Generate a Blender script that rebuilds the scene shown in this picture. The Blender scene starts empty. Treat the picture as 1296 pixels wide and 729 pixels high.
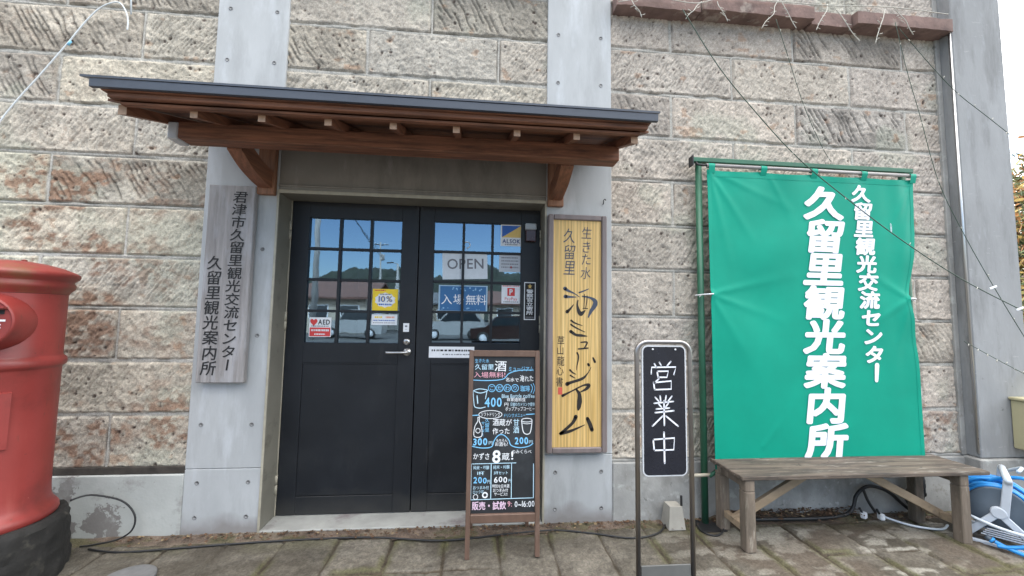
import bpy, math, random
import numpy as np
from mathutils import Matrix, Vector

random.seed(7)
rng = np.random.default_rng(11)
R = math.radians
scene = bpy.context.scene
col = scene.collection

# ------------------------------------------------------------------ camera
DIST, EYE, FOC = 2.6, 1.318, 500.0
YAW, PITCH, ROLL = R(5.168), R(4.206), R(0.8867)
_f = np.array([math.sin(YAW)*math.cos(PITCH), math.cos(YAW)*math.cos(PITCH), math.sin(PITCH)])
_r = np.array([math.cos(YAW), -math.sin(YAW), 0.0])
_u = np.cross(_r, _f)
_r2 = math.cos(ROLL)*_r + math.sin(ROLL)*_u
_u2 = -math.sin(ROLL)*_r + math.cos(ROLL)*_u
cam_d = bpy.data.cameras.new("camera")
cam = bpy.data.objects.new("camera", cam_d)
col.objects.link(cam)
m = Matrix.Identity(4)
for i in range(3):
    m[i][0], m[i][1], m[i][2] = _r2[i], _u2[i], -_f[i]
m[0][3], m[1][3], m[2][3] = 0.0, -DIST, EYE
cam.matrix_world = m
cam_d.sensor_width = 36.0
cam_d.lens = 36.0*FOC/1296.0
cam_d.clip_start, cam_d.clip_end = 0.05, 2000
scene.camera = cam
CAM = np.array([0.0, -DIST, EYE])

def ray(px, py):
    a, b = (px-648)/FOC, -(py-364.5)/FOC
    return a*_r2 + b*_u2 + _f
def atY(px, py, Y):
    r = ray(px, py); p = CAM + r*((Y-CAM[1])/r[1]); return (p[0], p[1], p[2])
def atZ(px, py, Z):
    r = ray(px, py); p = CAM + r*((Z-CAM[2])/r[2]); return (p[0], p[1], p[2])
def mirror(px, py, Y, plane=0.19):
    """point at depth Y in front of the building that the door glass shows at this pixel"""
    r = ray(px, py); y0 = 2*plane + DIST; t = (y0 - Y)/r[1]
    return (r[0]*t, Y, EYE + r[2]*t)

# ------------------------------------------------------------------ world, sun, exposure
SUN_EL, SUN_ROT = R(42), R(-18)
world = bpy.data.worlds.new("World"); scene.world = world; world.use_nodes = True
nt = world.node_tree; nt.nodes.clear()
wo = nt.nodes.new('ShaderNodeOutputWorld'); bg = nt.nodes.new('ShaderNodeBackground')
sky = nt.nodes.new('ShaderNodeTexSky'); sky.sky_type = 'NISHITA'; sky.sun_disc = False
sky.sun_elevation = SUN_EL; sky.sun_rotation = SUN_ROT
sky.air_density = 1.0; sky.dust_density = 0.6; sky.ozone_density = 1.5
tc = nt.nodes.new('ShaderNodeTexCoord')
sep = nt.nodes.new('ShaderNodeSeparateXYZ'); nt.links.new(tc.outputs['Generated'], sep.inputs[0])
addz = nt.nodes.new('ShaderNodeMath'); addz.operation = 'ADD'; addz.inputs[1].default_value = 0.22
nt.links.new(sep.outputs['Z'], addz.inputs[0])
dv = nt.nodes.new('ShaderNodeVectorMath'); dv.operation = 'DIVIDE'
nt.links.new(tc.outputs['Generated'], dv.inputs[0])
cmb = nt.nodes.new('ShaderNodeCombineXYZ')
for i in range(3): nt.links.new(addz.outputs[0], cmb.inputs[i])
nt.links.new(cmb.outputs[0], dv.inputs[1])
nz = nt.nodes.new('ShaderNodeTexNoise'); nz.inputs['Scale'].default_value = 0.9
nz.inputs['Detail'].default_value = 7; nz.inputs['Roughness'].default_value = 0.62
nz.inputs['Distortion'].default_value = 0.35
nt.links.new(dv.outputs[0], nz.inputs['Vector'])
bias = nt.nodes.new('ShaderNodeMath'); bias.operation = 'MULTIPLY_ADD'
bias.inputs[1].default_value = 0.20
bz = nt.nodes.new('ShaderNodeMath'); bz.operation = 'MULTIPLY_ADD'; bz.inputs[1].default_value = 0.50
nt.links.new(sep.outputs['Z'], bz.inputs[0]); nt.links.new(nz.outputs['Fac'], bz.inputs[2])
nt.links.new(sep.outputs['Y'], bias.inputs[0]); nt.links.new(bz.outputs[0], bias.inputs[2])
cr = nt.nodes.new('ShaderNodeValToRGB')
cr.color_ramp.elements[0].position = 0.60; cr.color_ramp.elements[1].position = 0.76
nt.links.new(bias.outputs[0], cr.inputs[0])
mx = nt.nodes.new('ShaderNodeMix'); mx.data_type = 'RGBA'
nt.links.new(cr.outputs['Color'], mx.inputs['Factor'])
nt.links.new(sky.outputs[0], mx.inputs[6]); mx.inputs[7].default_value = (21.4, 21.2, 20.8, 1)
nt.links.new(mx.outputs[2], bg.inputs['Color']); bg.inputs['Strength'].default_value = 0.13
nt.links.new(bg.outputs[0], wo.inputs[0])
sun_d = bpy.data.lights.new("sun", 'SUN'); sun_d.energy = 3.0; sun_d.angle = R(0.5); sun_d.color = (1, .95, .87)
sun = bpy.data.objects.new("sun", sun_d); col.objects.link(sun)
sdir = Vector((math.sin(SUN_ROT)*math.cos(SUN_EL), math.cos(SUN_ROT)*math.cos(SUN_EL), math.sin(SUN_EL)))
sun.rotation_euler = sdir.to_track_quat('Z', 'Y').to_euler()
vs = scene.view_settings
vs.view_transform = 'Standard'; vs.look = 'None'; vs.gamma = 1.0; vs.exposure = 1.25; vs.use_curve_mapping = False

# ------------------------------------------------------------------ materials
def mat(name, c, rough=.7, metal=0., var=.15, vscale=6., stretch=(1,1,1), bump=0., bscale=60., c2=None,
        attr=None, dirt=None, detail=6, spec=.5, low=None, wave=None):
    """procedural principled material: base colour varied by stretched noise, optional dirt patches and bump"""
    M = bpy.data.materials.new(name); M.use_nodes = True
    n = M.node_tree; N, L = n.nodes, n.links
    b = N['Principled BSDF']
    b.inputs['Roughness'].default_value = rough; b.inputs['Metallic'].default_value = metal
    b.inputs['Specular IOR Level'].default_value = spec
    t = N.new('ShaderNodeTexCoord'); mp = N.new('ShaderNodeMapping'); mp.inputs['Scale'].default_value = stretch
    L.new(t.outputs['Object'], mp.inputs[0])
    no = N.new('ShaderNodeTexNoise'); no.inputs['Scale'].default_value = vscale
    no.inputs['Detail'].default_value = detail; no.inputs['Roughness'].default_value = .62
    L.new(mp.outputs[0], no.inputs['Vector'])
    rp = N.new('ShaderNodeValToRGB')
    rp.color_ramp.elements[0].position = .3; rp.color_ramp.elements[1].position = .7
    lo = tuple(x*(1-var) for x in c); hi = c2 if c2 else tuple(min(1, x*(1+var)) for x in c)
    if attr: lo, hi = (1-var,)*3, (1+var,)*3
    rp.color_ramp.elements[0].color = (*lo, 1); rp.color_ramp.elements[1].color = (*hi, 1)
    L.new(no.outputs['Fac'], rp.inputs[0])
    out = rp.outputs['Color']
    if attr:
        a = N.new('ShaderNodeAttribute'); a.attribute_name = attr
        x = N.new('ShaderNodeMix'); x.data_type = 'RGBA'; x.blend_type = 'MULTIPLY'; x.inputs['Factor'].default_value = 1
        L.new(a.outputs['Color'], x.inputs[6]); L.new(out, x.inputs[7]); out = x.outputs[2]
    if wave:   # wood grain: (scale, amount, axis)
        w = N.new('ShaderNodeTexWave'); w.wave_type = 'BANDS'; w.bands_direction = wave[2]
        w.inputs['Scale'].default_value = wave[0]; w.inputs['Distortion'].default_value = wave[3] if len(wave) > 3 else 6
        w.inputs['Detail'].default_value = 3; w.inputs['Detail Scale'].default_value = 1.2
        L.new(mp.outputs[0], w.inputs['Vector'])
        r2 = N.new('ShaderNodeValToRGB'); r2.color_ramp.elements[0].color = (1-wave[1],)*3+(1,); r2.color_ramp.elements[1].color = (1, 1, 1, 1)
        L.new(w.outputs['Fac'], r2.inputs[0])
        x = N.new('ShaderNodeMix'); x.data_type = 'RGBA'; x.blend_type = 'MULTIPLY'; x.inputs['Factor'].default_value = 1
        L.new(out, x.inputs[6]); L.new(r2.outputs['Color'], x.inputs[7]); out = x.outputs[2]
    lr = random.Random(sum(ord(ch)*(i+3) for i, ch in enumerate(name)))
    for d in (dirt or []):   # (colour, scale, low, high, stretch)
        mp2 = N.new('ShaderNodeMapping'); mp2.inputs['Scale'].default_value = d[4] if len(d) > 4 else (1, 1, 1)
        mp2.inputs['Location'].default_value = (lr.random()*9, lr.random()*9, lr.random()*9)
        L.new(t.outputs['Object'], mp2.inputs[0])
        q = N.new('ShaderNodeTexNoise'); q.inputs['Scale'].default_value = d[1]; q.inputs['Detail'].default_value = 8
        q.inputs['Roughness'].default_value = .65
        L.new(mp2.outputs[0], q.inputs['Vector'])
        mr = N.new('ShaderNodeMapRange'); mr.inputs['From Min'].default_value = d[2]; mr.inputs['From Max'].default_value = d[3]
        L.new(q.outputs['Fac'], mr.inputs['Value'])
        x = N.new('ShaderNodeMix'); x.data_type = 'RGBA'
        L.new(mr.outputs[0], x.inputs['Factor']); L.new(out, x.inputs[6]); x.inputs[7].default_value = (*d[0], 1)
        out = x.outputs[2]
    if low:   # splash stains climbing from the ground: (colour, height)
        sp = N.new('ShaderNodeSeparateXYZ'); L.new(t.outputs['Object'], sp.inputs[0])
        q = N.new('ShaderNodeTexNoise'); q.inputs['Scale'].default_value = 5; q.inputs['Detail'].default_value = 8; L.new(t.outputs['Object'], q.inputs['Vector'])
        ma = N.new('ShaderNodeMath'); ma.operation = 'MULTIPLY_ADD'; ma.inputs[1].default_value = -1/low[1]; L.new(sp.outputs['Z'], ma.inputs[0]); L.new(q.outputs['Fac'], ma.inputs[2])
        mr = N.new('ShaderNodeMapRange'); mr.inputs['From Min'].default_value = -.05; mr.inputs['From Max'].default_value = .38; mr.inputs['To Max'].default_value = .8
        L.new(ma.outputs[0], mr.inputs['Value'])
        x = N.new('ShaderNodeMix'); x.data_type = 'RGBA'; L.new(mr.outputs[0], x.inputs['Factor']); L.new(out, x.inputs[6]); x.inputs[7].default_value = (*low[0], 1); out = x.outputs[2]
    L.new(out, b.inputs['Base Color'])
    # roughness variation
    rr = N.new('ShaderNodeMapRange'); rr.inputs['To Min'].default_value = max(.02, rough-.1); rr.inputs['To Max'].default_value = min(1, rough+.12)
    L.new(no.outputs['Fac'], rr.inputs['Value']); L.new(rr.outputs[0], b.inputs['Roughness'])
    if bump:
        q = N.new('ShaderNodeTexNoise'); q.inputs['Scale'].default_value = bscale; q.inputs['Detail'].default_value = 6
        L.new(mp.outputs[0], q.inputs['Vector'])
        bp = N.new('ShaderNodeBump'); bp.inputs['Strength'].default_value = bump; bp.inputs['Distance'].default_value = .004
        L.new(q.outputs['Fac'], bp.inputs['Height']); L.new(bp.outputs[0], b.inputs['Normal'])
    return M

ink_cache = {}
def flat(name, c, rough=.6):
    if name not in ink_cache: ink_cache[name] = mat(name, c, rough, var=.06, vscale=40)
    return ink_cache[name]

M_stone = mat('chiselled_tuff', (.4,.4,.4), .95, var=.3, vscale=110, attr='tint', bump=1., bscale=150, spec=.2)
M_conc = mat('cast_concrete', (.40,.41,.415), .85, var=.12, vscale=3.5, stretch=(1,1,.35), bump=.12, bscale=90,
             dirt=[((.27,.275,.275),2.2,.52,.78,(2.2,2.2,.45)), ((.50,.52,.54),3.0,.52,.72,(2,2,.5)), ((.19,.18,.17),11,.68,.78,(1,1,.5))], low=((.2,.18,.17),.22))
M_conc_d = mat('stained_grey_concrete', (.265,.27,.275), .88, var=.16, vscale=3, stretch=(1,1,.4), bump=.25, bscale=60,
             dirt=[((.12,.12,.12),2.4,.5,.75,(2,2,.4)), ((.30,.31,.32),5,.56,.72,(2.5,2.5,1)), ((.33,.33,.33),16,.64,.72,(.6,.6,2)), ((.09,.09,.09),14,.66,.76)])
M_conc_old = mat('weathered_concrete', (.31,.305,.29), .92, var=.22, vscale=4, bump=.35, bscale=70,
             dirt=[((.16,.155,.145),3.5,.5,.72,(1,1,.6)), ((.45,.45,.43),12,.56,.70), ((.08,.08,.075),18,.64,.74), ((.17,.15,.12),7,.6,.75)])
M_plinth_l = mat('peeling_paint', (.41,.42,.40), .85, var=.1, vscale=5, bump=.3, bscale=60,
             dirt=[((.21,.195,.185),2.8,.545,.56), ((.28,.275,.26),6,.55,.66), ((.13,.12,.11),20,.66,.72)])
M_pink = mat('reddish_ledge_stone', (.20,.13,.112), .9, var=.35, vscale=6, bump=.5, bscale=60,
             dirt=[((.33,.27,.23),5,.58,.66), ((.09,.06,.055),7,.55,.7)])
M_lintel = mat('lintel_concrete', (.225,.21,.185), .85, var=.12, vscale=3, bump=.12, bscale=80, dirt=[((.12,.11,.095),2.5,.48,.72,(1.5,1,.5)),((.3,.29,.27),5,.58,.75,(2,1,.5))])
M_brown = mat('brown_stained_timber', (.20,.084,.046), .65, var=.5, vscale=4, stretch=(.8,14,14), bump=.4, bscale=12,
             dirt=[((.055,.024,.015),4,.48,.75,(1,7,7)),((.26,.13,.075),6,.58,.8,(.6,10,10))])
M_brown_y = mat('brown_stained_rafter', (.205,.088,.05), .6, var=.45, vscale=4, stretch=(14,.8,14), bump=.4, bscale=12)
M_brown_z = mat('brown_stained_post', (.24,.115,.065), .65, var=.4, vscale=4, stretch=(14,14,.8), bump=.4, bscale=12, dirt=[((.28,.16,.10),6,.55,.8,(8,8,.6))])
M_cutend = mat('cut_timber_end', (.42,.27,.18), .7, var=.2, vscale=30)
M_beamend = mat('pale_metal_cap', (.5,.52,.55), .5, var=.1, vscale=12)
M_rooftin = mat('blue_grey_tin', (.045,.055,.075), .45, var=.2, vscale=5, stretch=(.4,3,3), dirt=[((.03,.035,.045),4,.55,.75)])
M_jamb = mat('olive_grey_steel', (.19,.18,.15), .5, var=.14, vscale=4, dirt=[((.09,.08,.065),6,.55,.75)])
M_lip = mat('worn_steel_edge', (.36,.33,.26), .45, var=.2, vscale=10)
M_sill = mat('cement_sill', (.33,.33,.31), .85, var=.2, vscale=5, bump=.25, bscale=70, dirt=[((.2,.17,.17),4,.55,.7)])
M_door = mat('charcoal_door_paint', (.0115,.0135,.0175), .42, var=.2, vscale=3, bump=.05, bscale=200, dirt=[((.021,.023,.026),2.5,.5,.8),((.034,.034,.036),7,.6,.8,(1,1,.25)),((.045,.044,.042),24,.68,.8,(1,1,.5))],spec=.35,low=((.035,.034,.032),.3))
M_steel = mat('brushed_steel', (.55,.55,.55), .3, 1., var=.08, vscale=14, stretch=(1,1,.2))
M_dkmetal = mat('dark_metal', (.03,.03,.032), .45, .4, var=.1)
M_black = flat('black_ink', (.012,.012,.013), .7)
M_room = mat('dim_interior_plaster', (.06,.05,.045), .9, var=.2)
M_white = flat('white_print', (.75,.76,.78))
M_red = flat('red_print', (.62,.05,.05))
M_yellow = flat('yellow_print', (.85,.6,.03))
M_blue = flat('blue_print', (.03,.12,.42))
M_grey = flat('grey_print', (.2,.2,.22))
M_teal = flat('pale_blue_print', (.25,.45,.65))
M_orange = flat('orange_print', (.75,.2,.03))

# ------------------------------------------------------------------ numpy noise
_tab=rng.random((256,256))
def vnoise(x,y,o=0):
    x=x+o*17.31; y=y+o*9.77
    ix=np.floor(x).astype(int); iy=np.floor(y).astype(int); fx=x-ix; fy=y-iy
    fx=fx*fx*(3-2*fx); fy=fy*fy*(3-2*fy)
    g=lambda a,b:_tab[a&255,b&255]
    return (g(ix,iy)*(1-fx)+g(ix+1,iy)*fx)*(1-fy)+(g(ix,iy+1)*(1-fx)+g(ix+1,iy+1)*fx)*fy
def fbm(x,y,o=0,n=4):
    s=0;a=.5
    for i in range(n): s=s+a*vnoise(x*2**i,y*2**i,o+i*3); a*=.5
    return s/(1-.5**n)
def sst(a,b,x):
    t=np.clip((x-a)/(b-a),0,1); return t*t*(3-2*t)

# ------------------------------------------------------------------ mesh builder
class MB:
    def __init__(s): s.v=[]; s.f=[]; s.mi=[]; s.sm=[]; s.mats=[]; s.T=None
    def mid(s, m):
        if m not in s.mats: s.mats.append(m)
        return s.mats.index(m)
    def add(s, vs, fs, m, smooth=False):
        o = len(s.v)
        if s.T is not None: vs = [tuple(s.T @ Vector(v)) for v in vs]
        s.v += [tuple(v) for v in vs]; k = s.mid(m)
        for f in fs: s.f.append([i+o for i in f]); s.mi.append(k); s.sm.append(smooth)
        return s
    def box(s, lo, hi, m, bev=.002):
        c = [(a+b)/2 for a,b in zip(lo,hi)]; h = [abs(b-a)/2 for a,b in zip(lo,hi)]
        return s.obox(c, h, None, m, bev)
    def obox(s, c, h, rot, m, bev=.002):
        """box of half size h at c, rotated, with chamfered edges"""
        bev = min(bev, min(h)*.45); V=[]; idx={}
        for sx in (-1,1):
            for sy in (-1,1):
                for sz in (-1,1):
                    for a in range(3):
                        p = [sx*(h[0]-(bev if a!=0 else 0)), sy*(h[1]-(bev if a!=1 else 0)), sz*(h[2]-(bev if a!=2 else 0))]
                        idx[(sx,sy,sz,a)] = len(V); V.append(p)
        F=[]
        def k(sg,a): return idx[(*sg,a)]
        for a in range(3):
            b,c2=(a+1)%3,(a+2)%3
            for sg in (-1,1):
                q=[]
                for (u,w) in ((-1,-1),(1,-1),(1,1),(-1,1)):
                    t=[0,0,0]; t[a]=sg; t[b]=u; t[c2]=w; q.append(k(t,a))
                F.append(q if sg>0 else q[::-1])
            for u in (-1,1):
                for w in (-1,1):
                    t0=[0,0,0]; t1=[0,0,0]; t0[a]=-1; t1[a]=1
                    for t in (t0,t1): t[b]=u; t[c2]=w
                    F.append([k(t0,b),k(t1,b),k(t1,c2),k(t0,c2)])
        for sx in (-1,1):
            for sy in (-1,1):
                for sz in (-1,1): F.append([k((sx,sy,sz),a) for a in range(3)])
        if rot is not None: V=[rot @ Vector(p) for p in V]
        V=[(p[0]+c[0],p[1]+c[1],p[2]+c[2]) for p in V]
        return s.add(V,F,m)
    def bar(s, a, b, w, d, m, bev=.002, up=(0,0,1)):
        """rectangular bar from a to b, width w (sideways), depth d (along up)"""
        a,b=Vector(a),Vector(b); x=(b-a); L=x.length; x.normalize(); up=Vector(up)
        y=up.cross(x)
        if y.length<1e-5: y=Vector((1,0,0)).cross(x)
        y.normalize(); z=x.cross(y)
        rot=Matrix((x,y,z)).transposed()
        return s.obox((a+b)/2,(L/2,w/2,d/2),rot,m,bev)
    def tube(s, pts, r, m, n=8, smooth=True, caps=True, spline=True, sub=5):
        P=[Vector(p) for p in pts]
        if spline and len(P)>2:
            Q=[]
            for i in range(len(P)-1):
                p0,p1,p2,p3=P[max(i-1,0)],P[i],P[i+1],P[min(i+2,len(P)-1)]
                for j in range(sub):
                    t=j/sub
                    Q.append(.5*((2*p1)+(p2-p0)*t+(2*p0-5*p1+4*p2-p3)*t*t+(3*p1-p0-3*p2+p3)*t**3))
            Q.append(P[-1]); P=Q
        K=len(P); rr=r if isinstance(r,(list,tuple)) else None
        V=[];F=[]; prev=None
        for i,p in enumerate(P):
            d=(P[min(i+1,K-1)]-P[max(i-1,0)]).normalized()
            if prev is None:
                a=Vector((0,0,1)) if abs(d.z)<.9 else Vector((1,0,0)); u=d.cross(a).normalized()
            else:
                u=(prev-d*prev.dot(d))
                u=u.normalized() if u.length>1e-6 else d.orthogonal().normalized()
            prev=u; w=d.cross(u)
            ri = (rr[0]+(rr[-1]-rr[0])*i/(K-1)) if rr else r
            for j in range(n):
                t=2*math.pi*j/n; V.append(p+u*ri*math.cos(t)+w*ri*math.sin(t))
        for i in range(K-1):
            for j in range(n):
                F.append([i*n+j,i*n+(j+1)%n,(i+1)*n+(j+1)%n,(i+1)*n+j])
        if caps: F.append(list(range(n))[::-1]); F.append([(K-1)*n+j for j in range(n)])
        return s.add(V,F,m,smooth)
    def lathe(s, prof, c, m, n=48, axis='Z', smooth=True, wob=0., jit=0.):
        V=[];F=[]; K=len(prof)
        for i,(r,z) in enumerate(prof):
            for j in range(n):
                t=2*math.pi*j/n; q=r*(1+wob*math.sin(3*t+z*9)+wob*.6*math.sin(7*t+1+z*17))
                a,b=q*math.cos(t),q*math.sin(t)
                p={'Z':(a,b,z),'Y':(a,z,b),'X':(z,a,b)}[axis]
                p=(p[0]+c[0],p[1]+c[1],p[2]+c[2])
                if jit:
                    e=(float(vnoise(np.array(p[0]*38+p[2]*21),np.array(p[1]*38-p[2]*25),2))-.5)*jit*2+(float(vnoise(np.array(p[0]*90+p[2]*50),np.array(p[1]*90-p[2]*60),4))-.5)*jit
                    p=(p[0]+e*math.cos(t),p[1]+e*math.sin(t),p[2]+e*.4)
                V.append(p)
        for i in range(K-1):
            for j in range(n): F.append([i*n+j,i*n+(j+1)%n,(i+1)*n+(j+1)%n,(i+1)*n+j])
        F.append([j for j in range(n)][::-1]); F.append([(K-1)*n+j for j in range(n)])
        return s.add(V,F,m,smooth)
    def prism(s, poly, thick, fn, m):
        """polygon (u,v) extruded by thick; fn(u,v,w) -> world"""
        n=len(poly)
        V=[fn(u,v,0) for u,v in poly]+[fn(u,v,thick) for u,v in poly]
        F=[list(range(n))[::-1],[n+i for i in range(n)]]+[[i,(i+1)%n,n+(i+1)%n,n+i] for i in range(n)]
        return s.add(V,F,m)

def rough_box(mb, lo, hi, m, step=.02, amp=.006, fr=18.):
    """box with worn uneven faces: a grid on every side moved by 3-D noise"""
    lo=np.array(lo,float);hi=np.array(hi,float)
    n=np.maximum(2,((hi-lo)/step).astype(int)+1)
    for a in range(3):
        b_,c_=(a+1)%3,(a+2)%3
        for sgn in (0,1):
            U,Vv=np.meshgrid(np.linspace(0,1,n[b_]),np.linspace(0,1,n[c_]))
            P=np.zeros(U.shape+(3,)); P[...,a]=(lo,hi)[sgn][a]; P[...,b_]=lo[b_]+(hi-lo)[b_]*U; P[...,c_]=lo[c_]+(hi-lo)[c_]*Vv
            x,y,z=P[...,0]*fr,P[...,1]*fr,P[...,2]*fr
            D_=np.stack([vnoise(x+z*.7,y-z*.6,1)-.5,vnoise(y+x*.7,z-x*.6,5)-.5,vnoise(z+y*.7,x-y*.6,9)-.5],-1)
            D_+=.5*np.stack([vnoise(2.3*x+z,2.3*y-z,11)-.5,vnoise(2.3*y+x,2.3*z-x,15)-.5,vnoise(2.3*z+y,2.3*x-y,19)-.5],-1)
            ctr=(lo+hi)/2; e=np.abs((P-ctr)/((hi-lo)/2)); k=(e>.999).sum(-1)[...,None]
            P=P+D_*amp*2-(P-ctr)/(np.abs(P-ctr).max()+1e-6)*0-np.where(k>1,np.sign(P-ctr)*amp*.8,0)
            h,w=U.shape; F=[]
            for j in range(h-1):
                for i in range(w-1):
                    q=[j*w+i,j*w+i+1,(j+1)*w+i+1,(j+1)*w+i]; F.append(q if sgn else q[::-1])
            mb.add([tuple(p) for p in P.reshape(-1,3)],F,m,True)
def obj(name, mb, parent=None, loc=(0,0,0), angle=None):
    me=bpy.data.meshes.new(name)
    o=bpy.data.objects.new(name, me); col.objects.link(o)
    base=Vector(loc)
    if parent is not None:
        o.parent=parent; base=Vector((0,0,0)); q=parent
        while q is not None: base+=q.location; q=q.parent
    else: o.location=loc
    me.from_pydata([tuple(Vector(v)-base) for v in mb.v],[],mb.f)
    for q in mb.mats: me.materials.append(q)
    me.polygons.foreach_set('material_index',mb.mi); me.polygons.foreach_set('use_smooth',mb.sm)
    me.update()
    if angle: me.set_sharp_from_angle(angle=R(angle))
    return o
def grid_obj(name, X, Y, Z, colr, m, parent=None, attr='tint', smooth=True):
    """height-field sheet from 2-D arrays with a colour per vertex"""
    h,w=X.shape; me=bpy.data.meshes.new(name)
    base=Vector((0,0,0)); q=parent
    while q is not None: base+=q.location; q=q.parent
    co=np.stack([X-base.x,Y-base.y,Z-base.z],-1).reshape(-1,3).astype(np.float32)
    i=(np.arange(h-1)[:,None]*w+np.arange(w-1)[None,:]).ravel()
    f=np.stack([i,i+1,i+w+1,i+w],-1).astype(np.int32)
    me.vertices.add(len(co)); me.vertices.foreach_set('co',co.ravel())
    me.loops.add(f.size); me.loops.foreach_set('vertex_index',f.ravel())
    me.polygons.add(len(f)); me.polygons.foreach_set('loop_start',np.arange(len(f),dtype=np.int32)*4)
    me.polygons.foreach_set('use_smooth',np.full(len(f),smooth))
    me.update(calc_edges=True)
    a=me.color_attributes.new(attr,'FLOAT_COLOR','POINT')
    c4=np.ones((len(co),4),np.float32); c4[:,:3]=colr.reshape(-1,3); a.data.foreach_set('color',c4.ravel())
    me.materials.append(m)
    o=bpy.data.objects.new(name,me); col.objects.link(o)
    if parent is not None: o.parent=parent
    return o
def tag(o, label=None, cat=None, group=None, kind=None):
    if label: o['label']=label
    if cat: o['category']=cat
    if group: o['group']=group
    if kind: o['kind']=kind
    return o
def thing(name, label, cat, loc=(0,0,0), group=None):
    o=bpy.data.objects.new(name,None); col.objects.link(o); o.location=loc; o.empty_display_size=.1
    return tag(o,label,cat,group)

# ------------------------------------------------------------------ lettering (Blender's own font, turned into mesh)
_tc=bpy.data.curves.new('lettering','FONT'); _to=bpy.data.objects.new('lettering',_tc); col.objects.link(_to)
_tc.resolution_u=3
_gc={}
def glyph(ch, off=0.):
    k=(ch,off)
    if k not in _gc:
        _tc.body=ch; _tc.offset=off
        dg=bpy.context.evaluated_depsgraph_get(); dg.update()
        me=bpy.data.meshes.new_from_object(_to.evaluated_get(dg))
        V=np.array([v.co[:2] for v in me.vertices]).reshape(-1,2); F=[list(p.vertices) for p in me.polygons]
        bpy.data.meshes.remove(me); _gc[k]=(V,F)
    return _gc[k]
def put(mb, ch, cx, cy, w, h, fn, m, off=0., rot=0., shear=0.):
    """one character centred at (cx,cy) in a w x h em box on a surface fn(u,v)"""
    V,F=glyph(ch,off)
    if len(V)==0: return
    cjk=ord(ch)>0x2fff
    ox=.5 if cjk else (V[:,0].min()+V[:,0].max())/2
    U=V-np.array([ox,.38 if cjk else .34])
    if rot: c,s_=math.cos(rot),math.sin(rot); U=U@np.array([[c,s_],[-s_,c]])
    U=U.copy(); U[:,0]+=U[:,1]*shear
    mb.add([fn(cx+a*w,cy+b*h) for a,b in U],F,m)
def bold(mb, ch, cx, cy, w, h, fn, m, r=.03, rot=0., shear=0., n=10):
    """heavy rounded lettering: thin layers of one character stepped round a small circle"""
    for k in range(n+1):
        a=2*math.pi*k/n; q=r if k<n else 0
        put(mb,ch,cx+q*w*math.cos(a),cy+q*h*math.sin(a),w,h,lambda u,v,k=k:(lambda p:(p[0],p[1]-.00012*k,p[2]))(fn(u,v)),m,.0,rot,shear)
def vtext(mb, txt, cx, top, bot, w, fn, m, off=0., dx=0., jit=0., shear=0.):
    n=len(txt); p=(top-bot)/n
    for i,ch in enumerate(txt):
        r = -math.pi/2 if ch in 'ー～〜' else 0
        a=(ch,cx+dx*i/n+random.uniform(-jit,jit)*w,top-p*(i+.5)+random.uniform(-jit,jit)*p*.5,w,p*1.0,fn,m); ro=r+random.uniform(-jit,jit)*.5
        if off>=.01: bold(mb,*a,off,ro,shear,6)
        else: put(mb,*a,off,ro,shear)
def htext(mb, txt, x0, x1, cy, h, fn, m, off=0., jit=0., rot=0.):
    wd=[]
    for ch in txt:
        V,_=glyph(ch,off)
        wd.append(1.0 if ord(ch)>0x2fff else (.3 if ch in ' .:' else (V[:,0].max()-V[:,0].min()+.1)))
    k=(x1-x0)/sum(wd); x=x0
    for ch,a in zip(txt,wd):
        yy=cy+rot*(x+a*k/2-(x0+x1)/2)
        if ch!=' ':
            g_=(ch,x+a*k/2,yy+random.uniform(-jit,jit)*h*.4,k,h*random.uniform(1-jit*.5,1+jit*.5),fn,m); ro=rot+random.uniform(-jit,jit)*.3
            if off>.006: bold(mb,*g_,off*.8,ro,0,6)
            else: put(mb,*g_,off,ro)
        x+=a*k
def stroke(mb, pts, ws, fn, m, sub=6):
    """brush or chalk stroke: ribbon of varying width through pts on surface fn(u,v)"""
    P=[Vector((*p,0)) for p in pts]; Q=[];W=[]
    ws=ws if isinstance(ws,(list,tuple)) else [ws]*len(P)
    for i in range(len(P)-1):
        p0,p1,p2,p3=P[max(i-1,0)],P[i],P[i+1],P[min(i+2,len(P)-1)]
        for j in range(sub):
            t=j/sub
            Q.append(.5*((2*p1)+(p2-p0)*t+(2*p0-5*p1+4*p2-p3)*t*t+(3*p1-p0-3*p2+p3)*t**3)); W.append(ws[i]+(ws[i+1]-ws[i])*t)
    Q.append(P[-1]); W.append(ws[-1]); V=[];F=[]
    for i,q in enumerate(Q):
        d=(Q[min(i+1,len(Q)-1)]-Q[max(i-1,0)]); d=d.normalized() if d.length>0 else Vector((1,0,0))
        nn=Vector((-d.y,d.x,0))*W[i]*.5
        V+= [fn(q.x+nn.x,q.y+nn.y),fn(q.x-nn.x,q.y-nn.y)]
    for i in range(len(Q)-1): F.append([2*i,2*i+1,2*i+3,2*i+2])
    # rounded ends
    for q,w_ in ((Q[0],W[0]),(Q[-1],W[-1])):
        o=len(V); V+=[fn(q.x+w_*.5*math.cos(a),q.y+w_*.5*math.sin(a)) for a in np.linspace(0,2*math.pi,9)[:-1]]; F.append(list(range(o,o+8)))
    mb.add(V,F,m)
def rectp(mb, x0, x1, z0, z1, fn, m): mb.add([fn(x0,z0),fn(x1,z0),fn(x1,z1),fn(x0,z1)],[[0,1,2,3]],m)

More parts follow.
